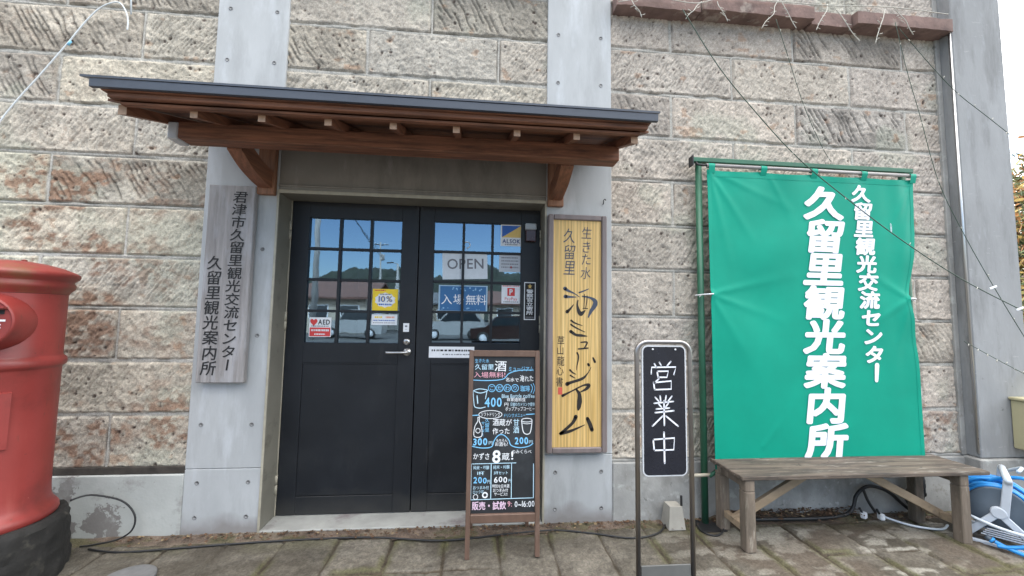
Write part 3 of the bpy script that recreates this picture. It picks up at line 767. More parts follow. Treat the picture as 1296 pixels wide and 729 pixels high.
def d_alsok(b,f,g):
    b.add([f(.06,.40),f(.94,.40),f(.94,.95)],[[0,1,2]],flat('gold_print',(.72,.5,.16))); b.add([f(.06,.40),f(.94,.95),f(.06,.95)],[[0,1,2]],M_blue)
    htext(b,'ALSOK',.07,.93,.225,.26,g,flat('navy_print',(.02,.05,.2)),.03); dashes(b,f,.2,.8,.07,.05,M_grey)
notice('security_sticker','white sticker with blue and gold triangles on the top right glass pane','%d'%0 and (634,284) or (634,284),(660.5,312),d_alsok,M_white,cat='sticker')
def d_open(b,f,g): htext(b,'OPEN',.09,.93,.56,.52,f,flat('dark_grey_letter',(.16,.16,.18)),.015)
notice('open_sign','white paper sign with grey OPEN lettering hung behind the glass','%d'%0 and () or (560.5,318),(616.5,354),d_open,flat('paper_white',(.6,.64,.68)),cat='sign',tilt=.035,y=BK-.004)
def d_free(b,f,g):
    rectp(b,.03,.97,.04,.96,f,flat('azure_print',(.03,.13,.30)))
    for k,ch in enumerate('入場'): put(b,ch,.165+k*.245,.46,.235,.42,g,M_white,.0)
    for k,ch in enumerate('無料'): put(b,ch,.66+k*.215,.46,.225,.42,g,M_white,.0)
    for i in range(26):
        u,v=random.uniform(.05,.95),random.choice([random.uniform(.8,.93),random.uniform(.06,.14)]); r=random.uniform(.008,.022)
        b.add([g(u+r*math.cos(t),v+r*1.7*math.sin(t)) for t in np.linspace(0,6.28,7)[:-1]],[list(range(6))],M_teal)
notice('free_entry_sign','blue paper sign with pale border and white writing behind the right door glass',(555.5,360.5),(616.5,395),d_free,flat('pale_border',(.32,.46,.58)),cat='sign',y=BK-.002)
def d_yel(b,f,g):
    V=[]; 
    for i in range(20):
        t=2*math.pi*i/20; r=(.42 if i%2 else .37); V.append(f(.5+r*math.cos(t),.5+r*.82*math.sin(t)))
    b.add(V,[list(range(20))],M_white)
    htext(b,'10%',.22,.8,.55,.36,g,M_yellow,.05); htext(b,'10%',.225,.805,.545,.36,lambda u,v:(lambda p:(p[0],p[1]-.0004,p[2]))(g(u,v)),M_blue,.012)
    dashes(b,g,.2,.8,.3,.07,M_blue); dashes(b,g,.28,.75,.76,.05,M_grey); dashes(b,g,.08,.5,.94,.05,M_red)
notice('discount_sticker','square yellow sticker with 10% in a white burst on the left door','%d'%0 and () or (472,365.5),(503,394),d_yel,M_yellow,cat='sticker')
def d_w10(b,f,g): dashes(b,f,.12,.42,.72,.16,M_yellow); dashes(b,f,.55,.9,.72,.16,M_orange); dashes(b,f,.06,.92,.42,.1,M_blue); dashes(b,f,.06,.92,.2,.07,M_grey)
notice('paper_notice','small white strip notice directly below the yellow sticker',(470.5,397.5),(502.5,411.5),d_w10,M_white)
def d_aed(b,f,g):
    rectp(b,.03,.97,.03,.48,f,M_red); htext(b,'AED',.38,.95,.76,.36,f,M_black,.03)
    V=[f(.2+.016*s*(16*math.sin(t)**3)/1.5,.76+.016*(13*math.cos(t)-5*math.cos(2*t)-2*math.cos(3*t)-math.cos(4*t))/1.2) for s in (1,) for t in np.linspace(0,6.28,19)[:-1]]; b.add(V,[list(range(18))],M_red)
    dashes(b,f,.1,.9,.55,.06,M_grey); dashes(b,g,.1,.9,.34,.1,M_white); dashes(b,g,.25,.75,.14,.07,M_white)
notice('aed_sticker','white and red AED sticker with a heart on the lower left pane',(392,401.5),(418.5,426.5),d_aed,M_white,cat='sticker')
def d_pay(b,f,g):
    rectp(b,.3,.7,.42,.86,f,M_red); put(b,'P',.5,.64,.36,.42,g,M_white,.03); htext(b,'PayPay',.16,.84,.26,.24,f,M_red,.0); dashes(b,f,.1,.9,.09,.06,M_grey); dashes(b,f,.05,.95,.96,.05,M_red)
notice('payment_sticker','white sticker with a red square P on the right door glass','%d'%0 and () or (635,361),(658.5,384.5),d_pay,M_white,cat='sticker')
def d_gry(b,f,g):
    for v in (.8,.62,.44,.26): dashes(b,f,.1,.9,v,.07,M_grey)
    rectp(b,.52,.6,.2,.32,f,M_red)
notice('paper_notice','pale notice with lines of tiny print between two stickers on the right door',(632,321.5),(658.5,344.5),d_gry,flat('greyish_paper',(.5,.52,.56)))
def d_pol(b,f,g):
    rectp(b,.07,.93,.025,.975,f,M_black)
    V=[g(.5+(.2 if i%2==0 else .09)*math.sin(math.pi*i/5),.885+(.072 if i%2==0 else .032)*math.cos(math.pi*i/5)) for i in range(10)]; b.add(V,[list(range(10))],flat('gold_print',(.72,.5,.16)))
    vtext(b,'警察官立寄所',.5,.81,.13,.62,g,M_white,.02); dashes(b,g,.14,.86,.07,.03,M_grey)
notice('police_plate','black narrow plate with white characters and gold star on the door edge',(663.5,357),(677.5,405),d_pol,M_white,True,'plate',th=.001)
def d_strip(b,f,g): dashes(b,f,.06,.95,.66,.16,M_black); dashes(b,f,.3,.95,.3,.1,M_grey)
notice('paper_notice','long white strip of small print below the right door window',(543,438.5),(600,453),d_strip,M_white,True)
def d_sw(b,f,g): rectp(b,.3,.7,.55,.75,f,M_grey); dashes(b,f,.3,.7,.3,.06,M_grey)
notice('door_label','tiny white label above the lock on the left door',(510.5,409),(517.5,420),d_sw,M_white,True,'label',th=.001)
t=thing('alarm_sensor','small dark red and white sensor box on the top corner of the right door','sensor',(.38,DY,1.85))
b=MB(); a=atY(665.5,285,DY-.02); c=atY(678,306,DY-.02); b.box((a[0],DY-.035,c[2]),(c[0],DY-.001,a[2]-.035),mat('dark_red_plastic',(.05,.012,.014),.25,var=.1),.004); obj('housing',b,t)
b=MB(); b.box((a[0]-.004,DY-.038,a[2]-.034),(c[0]+.004,DY-.001,a[2]+.012),mat('clear_grey_cap',(.42,.45,.48),.35,var=.1),.006); obj('cap',b,t)
b=MB(); p=atY(591,310,BK-.005); b.tube([(p[0]+.022*math.cos(a),p[1],p[2]+.022*math.sin(a)) for a in np.linspace(-1.5,4.2,12)],.003,M_white,6); b.tube([(p[0]-.0,p[1],p[2]-.02),(p[0]+.0,p[1],p[2]-.06)],.0012,M_white,5,spline=False)
tag(obj('suction_hook',b),'small clear ring hook holding the OPEN sign','hook')

# ================================================================== MENU BOARD
M_abrown=mat('brown_aluminium_frame',(.13,.078,.056),.5,var=.2,vscale=6,stretch=(3,3,1),bump=.08,dirt=[((.2,.14,.11),8,.58,.75)])
M_slate=mat('blackboard',(.018,.02,.023),.45,var=.3,vscale=4,dirt=[((.05,.055,.06),3.5,.52,.8)])
t=thing('menu_board','brown framed standing blackboard with a chalk price list before the door','menu board',(.175,-.25,0))
yb_,yt=-.335,-.265; zt=1.122
def LB(x,z,d=0.): # leaning front plane
    k=z/zt; return (x,yb_+(yt-yb_)*k-d,z)
ax0,ax1=-.032,.380
b=MB(); fwid=.026
b.bar(LB(ax0+.013,.0),LB(ax0+.013,zt),fwid,.024,M_abrown,.003,up=(0,1,0)); b.bar(LB(ax1-.013,.0),LB(ax1-.013,zt),fwid,.024,M_abrown,.003,up=(0,1,0))
b.bar(LB(ax0+.026,zt-.018),LB(ax1-.026,zt-.018),.036,.0235,M_abrown,.003,up=(0,1,0)); b.bar(LB(ax0+.026,.205),LB(ax1-.026,.205),.046,.0235,M_abrown,.003,up=(0,1,0)); obj('frame',b,t)
for xx in (ax0+.03,ax1-.03):
    b=MB(); b.bar((xx,.0-.02,.0),(xx,yt+.03,zt-.03),.022,.018,M_abrown,.003,up=(0,1,0)); obj('rear_leg',b,t)
b=MB(); b.bar((ax0+.042,-.09,.3),(ax1-.042,-.09,.3),.018,.018,M_abrown,.003); obj('rear_stretcher',b,t)
b=MB(); X0,X1,Z0,Z1=ax0+.026,ax1-.026,.228,zt-.036
q=[LB(X0,Z0,-.004),LB(X1,Z0,-.004),LB(X1,Z1,-.004),LB(X0,Z1,-.004)]; kq=[(v[0],v[1]+.01,v[2]) for v in q]
b.add(q+kq,[[0,1,2,3],[7,6,5,4],[0,4,5,1],[1,5,6,2],[2,6,7,3],[3,7,4,0]],M_slate)
CW=flat('white_chalk',(.78,.80,.82)); CB=flat('light_blue_chalk',(.20,.52,.80)); CP=flat('pink_chalk',(.72,.35,.42)); CL=flat('pale_blue_chalk',(.5,.72,.85))
def uv(u,v): # u right, v up (0..1) on slate
    return LB(X0+u*(X1-X0),Z0+v*(Z1-Z0),-.003)
AR=(Z1-Z0)/(X1-X0)
def ct(txt,u0,u1,v,h,m,off=.008,jit=.12,rot=0): htext(b,txt,u0,u1,v,h,uv,m,off,jit,rot)
def cs(pts,m,w=.012): stroke(b,pts,w,lambda u,v:uv(u,v),m)
def cs2(pts,m,w=.011):
    # equal-width stroke in board units
    stroke(b,[(u,v*AR) for u,v in pts],w,lambda u,v:uv(u,v/AR),m)
def circ(u,v,r,m,w=.009,ry=None,n=14): cs2([(u+r*math.cos(a),v+(ry or r/AR)*math.sin(a)) for a in np.linspace(0,2*math.pi,n)],m,w)
ct('生きた水',.02,.25,.972,.028,CB,.0)
ct('久留里',.02,.33,.93,.04,CL,.004); ct('酒',.335,.54,.935,.078,CW,.005); ct('ミュージアム',.56,.98,.918,.036,CB,.002)
ct('入場無料!',.0,.52,.878,.042,CP,.002); cs2([(-.01,.843),(.25,.84),(.48,.85),(.58,.888),(.75,.908),(.97,.91)],CB,.013)
ct('名水で',.52,.74,.845,.028,CW,.006); ct('淹れた',.75,.98,.853,.045,CW,.0)
for i,ch in enumerate('こだわり'):
    circ(.30+i*.125,.79,.056,CB,.010); put(b,ch,.30+i*.125,.79,.085,.034,uv,CB,.004)
ct('珈琲',.76,.92,.788,.042,CB,.004); cs2([(.935,.815),(.96,.79),(.935,.76)],CB,.01); cs2([(.972,.82),(.998,.79),(.972,.755)],CB,.01)
cs2([(.0,.772),(.1,.785),(.235,.775),(.12,.758),(.0,.772)],CL,.012); cs2([(.0,.772),(.02,.69),(.04,.667),(.12,.66),(.2,.667)],CL,.012); cs2([(.225,.775),(.2,.72)],CL,.011); cs2([(.065,.74),(.08,.69)],CL,.016)
ct('400',.18,.47,.70,.085,CB,.022); ct('円',.50,.575,.683,.026,CW,.0)
ct('Blue Bottle coffee',.46,1.0,.738,.036,CL,.0); ct('自家焙煎豆',.54,.85,.714,.024,CW,.006); ct('日替わりドリンク提供',.6,1.0,.683,.027,CL,.0); ct('ポップアップコーヒー',.52,1.0,.654,.03,CW,-.002)
cs2([(-.03,.612),(.1,.615)],CB,.014); cs2([(.86,.617),(1.0,.62)],CB,.014); circ(.285,.618,.185,CW,.010,.026,20); ct('ソフトドリンク',.13,.44,.618,.03,CW,.002); ct('ドリンクメニュー',.49,.85,.612,.028,CB,.0)
cs2([(.085,.60),(.085,.575),(.04,.54),(.035,.48),(.15,.48),(.145,.54),(.11,.575),(.11,.60),(.085,.60)],CW,.011); circ(.092,.515,.035,CW,.010)
vtext(b,'久留里',.235,.595,.505,.075,uv,CB,.0); vtext(b,'サイダー',.17,.575,.475,.06,uv,CB,-.002)
ct('酒蔵が',.32,.63,.568,.046,CW,.010); ct('作った',.32,.60,.512,.045,CW,.010); vtext(b,'甘酒',.70,.59,.495,.1,uv,CL,.004)
cs2([(.785,.575),(.82,.50),(.92,.497),(.955,.575)],CW,.012); circ(.87,.58,.085,CW,.010,.012); cs2([(.8,.562),(.87,.556),(.94,.56)],CW,.009)
ct('300',.01,.25,.444,.06,CB,.04); ct('円',.26,.33,.436,.026,CL,.0); ct('200',.67,.90,.45,.06,CB,.04); ct('円',.90,.97,.44,.026,CL,.0)
cs2([(-.01,.418),(.16,.405),(.31,.412),(.35,.45),(.42,.485),(.5,.485),(.58,.455),(.62,.42),(.75,.404),(.9,.412),(.97,.43)],CB,.014)
ct('もちろん',.38,.56,.452,.024,CW,.004); ct('お酒も!',.36,.57,.428,.03,CW,.004)
ct('かずさ',.02,.29,.353,.045,CW,.008); ct('8',.31,.47,.352,.105,CW,.03); ct('蔵',.47,.60,.35,.05,CW,.004); ct('!',.61,.67,.352,.07,CW,.02); ct('のみくらべ',.63,.95,.378,.028,CW,.002)
cs2([(.0,.305),(.0,.085)],CL,.012); cs2([(.0,.306),(.7,.308)],CL,.010); cs2([(.0,.085),(.98,.088)],CL,.010); cs2([(.31,.306),(.31,.088)],CL,.012); cs2([(.63,.306),(.63,.09)],CL,.010); cs2([(.98,.30),(.978,.088)],CL,.013)
ct('純米・吟醸',.03,.28,.283,.026,CL,.002); ct('1杯',.09,.21,.247,.026,CL,.002); ct('200',.03,.25,.203,.05,CB,.025); ct('円',.25,.30,.195,.024,CL,.0); ct('おつまみ付',.03,.28,.158,.024,CL,.0); ct('ロック可',.03,.2,.132,.024,CL,.0)
circ(.075,.102,.035,CW,.009); circ(.22,.112,.035,CW,.022)
ct('純米・吟醸',.34,.6,.283,.026,CL,.002); ct('3杯セット',.35,.58,.247,.024,CL,.002); ct('600',.35,.57,.205,.05,CW,.022); ct('円',.58,.63,.197,.024,CL,.0)
ct('特別な日本酒',.33,.6,.165,.024,CW,.008); ct('おつまみ付',.34,.58,.14,.024,CW,.008); ct('サービス!!',.36,.57,.115,.024,CW,.008)
ct('販売・試飲',.02,.55,.047,.055,flat('pinkish_chalk',(.75,.55,.68)),.02); ct('9:',.57,.65,.052,.045,CP,.0); ct('0~16:00',.68,1.0,.052,.05,CW,.008)
obj('chalkboard',b,t)

# ================================================================== OPEN-FOR-BUSINESS STAND
t=thing('standing_sign','narrow black sign with three white characters on a chrome tube stand','sign',(.88,-.8,0))
M_chrome=mat('dull_chrome',(.33,.31,.30),.3,1.,var=.15,vscale=9)
SX0,SX1,SYp,ST=.752,1.010,-.80,1.212
b=MB(); r_=.011; P=[(SX0,SYp,.02),(SX0,SYp,ST-.06)]
for a in np.linspace(math.pi,math.pi/2,7): P.append((SX0+.05+.05*math.cos(a),SYp,ST-.05+.05*math.sin(a)))
for a in np.linspace(math.pi/2,0,7): P.append((SX1-.05+.05*math.cos(a),SYp,ST-.05+.05*math.sin(a)))
P+=[(SX1,SYp,ST-.06),(SX1,SYp,.02)]
b.tube(P,r_,M_chrome,12,spline=False); obj('tube_frame',b,t)
b=MB(); b.box((SX0-.06,SYp-.17,.004),(SX1+.06,SYp+.17,.02),M_dkmetal,.004); obj('base',b,t)
b=MB(); b.box((SX0+.012,SYp-.004,.1),(SX1-.012,SYp+.004,.212),mat('grey_sheet_plate',(.11,.11,.105),.6,var=.2),.002); obj('lower_plate',b,t)
def rrect(x0,x1,z0,z1,r,n=6):
    P=[]
    for cx,cz,a0 in ((x1-r,z0+r,-90),(x1-r,z1-r,0),(x0+r,z1-r,90),(x0+r,z0+r,180)):
        for k in range(n+1): a=R(a0+90*k/n); P.append((cx+r*math.cos(a),cz+r*math.sin(a)))
    return P
b=MB(); px0,px1,pz0,pz1=.774,.987,.602,1.196
b.prism(rrect(px0,px1,pz0,pz1,.028),.012,lambda u,v,w:(u,SYp-.006+w,v),mat('white_plastic_rim',(.62,.63,.65),.4,var=.1))
b.add([(u,SYp-.0075,v) for u,v in rrect(px0+.006,px1-.006,pz0+.006,pz1-.006,.022)],[list(range(28))],mat('gloss_black_panel',(.012,.013,.02),.25,var=.2))
fn=lambda u,v:(u,SYp-.0095,v)
M_mk=flat('white_marker',(.78,.79,.85))
def ks(px,py): p=atY(800+px/7.29,420+py/7.29,SYp); return (p[0],p[2])
def K(pts,w=.0068): stroke(b,[ks(*p) for p in pts],w,fn,M_mk,sub=1)
K([(197,292),(214,322)]);K([(243,280),(258,305)]);K([(347,272),(313,313)])
K([(168,385),(172,325),(395,322),(376,390)]);K([(222,362),(232,418)]);K([(222,362),(325,360),(312,416),(238,416)]);K([(238,430),(195,470)])
K([(190,465),(200,530)]);K([(195,465),(352,450),(352,525),(202,530)])
K([(205,600),(240,640)]);K([(250,588),(255,635)]);K([(305,585),(298,632)]);K([(358,590),(320,640)]);K([(195,655),(372,638)]);K([(235,660),(262,690)]);K([(325,655),(300,690)]);K([(215,708),(335,698)])
def ks2(px,py): p=atY(790+px/2.36,420+py/2.36,SYp); return (p[0],p[2])
def K2(pts,w=.0072): stroke(b,[ks2(*p) for p in pts],w,fn,M_mk,sub=1)
K2([(90,240),(145,234)]);K2([(116,205),(117,278)]);K2([(112,250),(82,280)]);K2([(122,250),(158,280)])
K2([(84,320),(87,352)]);K2([(84,320),(147,315),(145,350),(87,352)]);K2([(116,298),(118,390)],.008)
for xx in (.825,.935): b.lathe([(.004,-.012),(.004,-.0078)],(xx,SYp,1.178),M_white,8,'Y')
obj('panel',b,t)

# ================================================================== BANNER ON ITS GREEN RACK
M_green=mat('green_rack_paint',(.022,.11,.062),.45,var=.2,vscale=6,dirt=[((.03,.05,.035),7,.6,.8)])
t=thing('banner_rack','dark green steel rack with a top rail that holds the green banner','rack',(2.3,-.06,0))
b=MB(); b.box((1.462,-.085,2.402),(3.135,-.045,2.435),M_green,.004); obj('top_rail',b,t)
b=MB(); b.tube([(1.545,-.105,2.372),(3.14,-.105,2.372)],.012,mat('grey_pole',(.33,.31,.30),.5,var=.2,vscale=9),10,spline=False); b.tube([(1.485,-.075,2.402),(1.485,-.105,2.372),(1.55,-.105,2.372)],.008,M_dkmetal,8,spline=False); obj('hanging_pole',b,t)
for xx in (1.515,3.07):
    b=MB(); b.tube([(xx,-.055,.002),(xx,-.055,2.402)],.021,M_green,12,spline=False); obj('post',b,t)
b=MB(); b.box((1.452,-.095,2.372),(1.4615,-.04,2.442),M_dkmetal,.003); obj('end_cap',b,t)
b=MB(); b.tube([(1.40,-.075,.31),(1.57,-.075,.315)],.011,mat('pale_pipe',(.42,.38,.3),.6,var=.2),10,spline=False); b.tube([(1.535,-.08,.305),(1.59,-.08,.345)],.012,M_green,8,spline=False); obj('side_peg',b,t)
b=MB(); b.box((1.44,-.16,.0),(1.60,-.02,.006),M_dkmetal,.002); obj('foot_plate',b,t)

M_cloth=mat('green_tarpaulin',(.001,.275,.185),.5,var=.09,vscale=2.2,bump=.35,bscale=5,spec=.22)
zt_,zb_=2.345,.36
lx=lambda z:1.546+.012*((2.33-z)/1.9)
def rxx(z):
    P=[(2.34,3.095),(1.95,3.085),(1.65,3.045),(1.49,3.01),(1.35,3.035),(1.1,3.055),(.36,3.06)]
    return float(np.interp(-z,[-p[0] for p in P],[p[1] for p in P]))
CREASE=[(1.56,2.33,1.86,1.88,.022,.010),(1.56,2.33,1.70,1.72,.022,.009),(1.57,2.33,2.15,2.10,.02,.007),(1.55,1.49,2.15,1.63,.025,.010),(1.55,1.49,2.05,1.33,.025,.009),(1.55,1.49,1.85,1.0,.03,.007),(3.09,2.33,2.86,1.9,.02,.009),(3.09,2.33,2.97,1.75,.02,.008),(3.01,1.49,2.70,1.68,.025,.010),(3.01,1.49,2.68,1.27,.025,.010),(3.01,1.49,2.88,1.0,.025,.008),(1.9,.5,2.25,.9,.03,.005),(2.0,2.31,2.2,1.95,.025,.005)]
def ycloth(x,z):
    L_=x-lx(z); Rr=rxx(z)-x; T_=2.325-z
    y=-.108
    # tension folds fanning from the top corners and from the side ties
    for (xa,za,xb_,zb2,w_,am) in CREASE:
        ex,ez=xb_-xa,zb2-za; q=max(0,min(1,((x-xa)*ex+(z-za)*ez)/(ex*ex+ez*ez))); dd=math.hypot(x-xa-q*ex,z-za-q*ez)
        y-=.55*am*(1-.75*q)*math.exp(-(dd/(w_*(.6+q)))**2)
    y+=.006*math.exp(-Rr*5)*math.sin((Rr*1.5+T_*.12)*24)*math.exp(-T_*1.2)
    y+=.010*math.exp(-Rr*8)*math.sin((z-1.49)*14)*math.exp(-((z-1.49)/.4)**2)
    y+=.012*math.exp(-((x-1.80)/.22)**2)*math.exp(-((z-1.35)/.4)**2)*math.sin((z-1.5)*6+(x-1.6)*4)
    y+=.007*math.exp(-((x-2.05)/.3)**2)*math.exp(-((z-1.9)/.25)**2)*math.sin((z-1.9)*9-(x-2)*5)
    y+=.007*math.exp(-T_*9)*math.cos((x-1.56)/.385*2*math.pi)
    y+=.016*math.sin((x-1.55)/1.5*math.pi)*math.sin(max(0,T_)/1.96*math.pi*.9)
    return y
NX,NZ=150,170; V=[];F=[]
for j in range(NZ+1):
    z=zb_+(zt_-zb_)*j/NZ
    for i in range(NX+1):
        u=i/NX; x=lx(z)+(rxx(z)-lx(z))*u
        zz=z-.014*math.sin(((u*4)%1)*math.pi)*(j/NZ)**8
        V.append((x,ycloth(x,zz),zz))
for j in range(NZ):
    for i in range(NX): a=j*(NX+1)+i; F.append([a,a+1,a+NX+2,a+NX+1])
t=thing('banner','green cloth banner with two columns of white characters hung over the bench','banner',(2.3,-.11,.36))
b=MB(); b.add(V,F,M_cloth,True)
fnb=lambda u,v:(u,ycloth(u,v)-.0035,v)
M_bl=flat('white_banner_print',(.80,.79,.88))
def fat(txt,pts,w,h,off,sh):
    n=len(txt)
    for i,ch in enumerate(txt):
        k=i/(n-1); x=pts[0][0]+(pts[1][0]-pts[0][0])*k; z=pts[0][1]+(pts[1][1]-pts[0][1])*k
        if ch=='ー': stroke(b,[(x+.01,z+h*.42),(x,z-h*.40)],[w*.22,w*.17],fnb,M_bl)
        else: bold(b,ch,x,z,w,h,fnb,M_bl,off,0,sh)
fat('久留里観光案内所',[(2.405,2.142),(2.352,.527)],.305,.24,.040,.12)
fat('久留里観光交流センター',[(2.685,2.222),(2.735,.975)],.15,.126,.040,.12)
vtext(b,'久留里',2.90,2.02,1.955,.016,fnb,M_bl,0)
obj('cloth',b,t)
b=MB()
for side_ in (0,1):
    V=[];n=90
    for j in range(n+1):
        z=zb_+(zt_-.02-zb_)*j/n; e=lx(z) if side_==0 else rxx(z); g_=1 if side_==0 else -1
        for q in (.0005,.026): x=e+g_*q; V.append((x,ycloth(x,z)-(.0022 if q<.01 else .0012),z))
    b.add(V,[[2*i,2*i+1,2*i+3,2*i+2] for i in range(n)],M_cloth,True)
V=[]
for i in range(91):
    x=lx(2.32)+.001+(rxx(2.32)-lx(2.32)-.002)*i/90
    for q in (.0,.03):
        z=zt_-.017-q-.006*math.sin((((i/90)*4)%1)*math.pi); V.append((x,ycloth(x,z)-(.0024 if q<.01 else .0013),z))
b.add(V,[[2*i,2*i+1,2*i+3,2*i+2] for i in range(90)],M_cloth,True)
obj('hem',b,t)
for k in range(5):
    x=1.575+k*.378; b=MB(); w=.022
    V=[(x+s*w,y,z) for (y,z) in ((ycloth(x,2.32)-.002,2.315),(-.121,2.36),(-.122,2.377),(-.105,2.3875),(-.088,2.377),(-.089,2.36)) for s in (-1,1)]
    b.add(V,[[2*i,2*i+1,2*i+3,2*i+2] for i in range(5)],M_cloth,True); obj('loop',b,t)
for xx,s in ((1.535,-1),(3.03,1)):
    b=MB(); y=ycloth(xx,1.49); b.tube([(xx-.03*s,y-.004,1.492),(xx+.02*s,y-.01,1.488),(xx+.06*s,-.055,1.484)],.005,M_white,6); b.tube([(xx+.03*s,-.075,1.487),(xx+.05*s,-.09,1.472)],.003,M_white,5,spline=False); obj('tie',b,t)

# ================================================================== BENCH
M_gwood=mat('grey_weathered_timber',(.095,.072,.056),.9,var=.35,vscale=4,stretch=(.7,9,9),bump=.5,bscale=14,c2=(.16,.125,.098),dirt=[((.035,.029,.025),4,.46,.68,(.7,4,4)),((.27,.24,.21),10,.56,.70,(.5,4,4)),((.03,.026,.022),22,.62,.70)])
M_gwood_z=mat('grey_timber_leg',(.16,.125,.095),.9,var=.28,vscale=4,stretch=(9,9,.8),bump=.4,bscale=14,c2=(.22,.175,.135),dirt=[((.055,.048,.034),4,.48,.7,(2,2,.6)),((.30,.26,.21),14,.58,.7,(3,3,.5))])
M_gwood_b=mat('tan_timber_brace',(.30,.225,.15),.85,var=.2,vscale=4,stretch=(2,6,4),bump=.3,bscale=14,dirt=[((.14,.11,.085),6,.55,.75)])
t=thing('bench','low weathered grey timber bench with braced legs under the green banner','bench',(2.34,-.23,0))
b=MB(); n=5
for k in range(n):
    y0=-.395+k*.063; b.box((1.538+random.uniform(-.003,.003),y0,.401+random.uniform(-.001,.001)),(3.142+random.uniform(-.004,.004),y0+.0622,.424+random.uniform(-.0015,.0015)),M_gwood,.004)
obj('seat',b,t)
for (x,y) in ((1.562,-.388),(2.948,-.385),(1.567,-.145),(2.938,-.14)):
    b=MB(); b.box((x,y,.0),(x+.062,y+.06,.335),M_gwood_z,.005); b.box((x+.001,y+.001,.336),(x+.061,y+.059,.4),M_gwood_z,.004); obj('leg',b,t)
for x in (1.575,2.955):
    b=MB(); b.box((x+.008,-.327,.085),(x+.045,-.147,.125),M_gwood_b,.003); obj('stretcher',b,t)
    b=MB(); b.box((x+.004,-.327,.345),(x+.05,-.147,.399),M_gwood_z,.003); obj('cross_rail',b,t)
for a,c in (((1.585,-.235,.108),(2.10,-.235,.385)),((2.985,-.235,.108),(2.44,-.235,.385))):
    b=MB(); b.bar(a,c,.028,.05,M_gwood_b,.003); obj('brace',b,t)

# ================================================================== POST BOX
M_red_p=mat('faded_red_enamel',(.25,.032,.028),.40,var=.14,vscale=2.5,bump=.12,bscale=40,c2=(.31,.045,.038),dirt=[((.13,.022,.018),2.6,.48,.72),((.33,.075,.06),5,.6,.85,(3,3,.35)),((.14,.04,.028),14,.62,.72,(2,2,.5)),((.06,.022,.018),30,.67,.72),((.38,.16,.13),40,.72,.77)])
M_red_r=mat('rust_tinged_red',(.23,.03,.024),.45,var=.2,vscale=4,bump=.15,bscale=40,dirt=[((.17,.07,.03),5,.48,.7),((.08,.03,.02),20,.64,.74)])
M_base=mat('blackened_stone',(.016,.015,.014),.9,var=.5,vscale=6,bump=1.,bscale=50,dirt=[((.13,.115,.10),7,.6,.72),((.06,.055,.045),14,.55,.7)])
PX,PYY=-2.345,-.385
t=thing('post_box','old round red pillar post box with a domed cap','post box',(PX,PYY,.285))
b=MB(); b.lathe([(.0,.286),(.233,.286),(.238,.297),(.236,.315),(.226,.33),(.214,.345),(.206,.37),(.2025,.42),(.2005,.7),(.200,1.02),(.203,1.028),(.214,1.035),(.217,1.045),(.217,1.06),(.213,1.072),(.203,1.082),(.2,1.09),(.2,1.398),(0,1.398)],(PX,PYY,0),M_red_p,72); obj('body',b,t,angle=50)
b=MB(); b.lathe([(.0,1.399),(.203,1.399),(.206,1.41),(.222,1.428),(.226,1.447),(.218,1.458),(.219,1.468),(.236,1.482),(.24,1.495),(.237,1.505),(.225,1.513),(.18,1.535),(.12,1.553),(.06,1.563),(.0,1.566)],(PX,PYY,0),M_red_r,72); b.lathe([(.011,1.55),(.011,1.569),(.0,1.573)],(PX+.05,PYY,0),M_red_r,12); obj('cap',b,t,angle=50)
TH=R(27); fx_,fy_=math.sin(TH),-math.cos(TH); ux,uy=math.cos(TH),math.sin(TH)
def pb(u,w,z): return (PX+ux*u+fx_*w, PYY+uy*u+fy_*w, z)   # u across the front, w outwards
def horn(rings,m,mb,n=40):
    V=[];F=[]
    for (w,ru,rz,zc) in rings:
        for j in range(n):
            a=2*math.pi*j/n; V.append(pb(ru*math.cos(a),w,zc+rz*math.sin(a)))
    K=len(rings)
    for i in range(K-1):
        for j in range(n): F.append([i*n+j,i*n+(j+1)%n,(i+1)*n+(j+1)%n,(i+1)*n+j])
    F.append([(K-1)*n+j for j in range(n)]); mb.add(V,F,m,True)
b=MB(); horn([(.10,.152,.155,1.255),(.17,.146,.148,1.255),(.2,.138,.140,1.257),(.235,.128,.130,1.26),(.262,.122,.124,1.26),(.268,.119,.121,1.26),(.270,.112,.114,1.26),(.262,.108,.110,1.26)],M_red_p,b); 
put(b,'郵',-.045,1.235,.085,.085,lambda u,v:pb(u,.2645,v),M_white,.02); put(b,'便',.05,1.235,.085,.085,lambda u,v:pb(u,.2645,v),M_white,.02)
obj('slot_hood',b,t,angle=50)
b=MB(); V=[pb(-.085,.266,1.295),pb(.085,.266,1.295),pb(.085,.262,1.315),pb(-.085,.262,1.315)]; b.add(V,[[0,1,2,3]],flat('slot_dark',(.01,.008,.008)))
b.add([pb(-.095,.263,1.318),pb(.095,.263,1.318),pb(.09,.30,1.322),pb(-.09,.30,1.322),pb(-.095,.263,1.328),pb(.095,.263,1.328),pb(.09,.30,1.327),pb(-.09,.30,1.327)],[[0,1,2,3],[4,5,6,7],[2,3,7,6],[1,2,6,5],[0,3,7,4]],M_red_p); obj('slot',b,t)
b=MB()
def arc_panel(mb,u0,u1,z0,z1,r0,r1,m,n=12):
    V=[];F=[]
    for i in range(n+1):
        a=u0+(u1-u0)*i/n
        for (r,z) in ((r0,z0),(r1,z0+.006),(r1,z1-.006),(r0,z1)):
            V.append((PX+r*math.sin(a)*1,PYY-r*math.cos(a),z))
    for i in range(n):
        for j in range(3): F.append([4*i+j,4*i+j+1,4*i+5+j,4*i+4+j])
    F+= [[0,1,2,3],[4*n,4*n+1,4*n+2,4*n+3]]; mb.add(V,F,m,False)
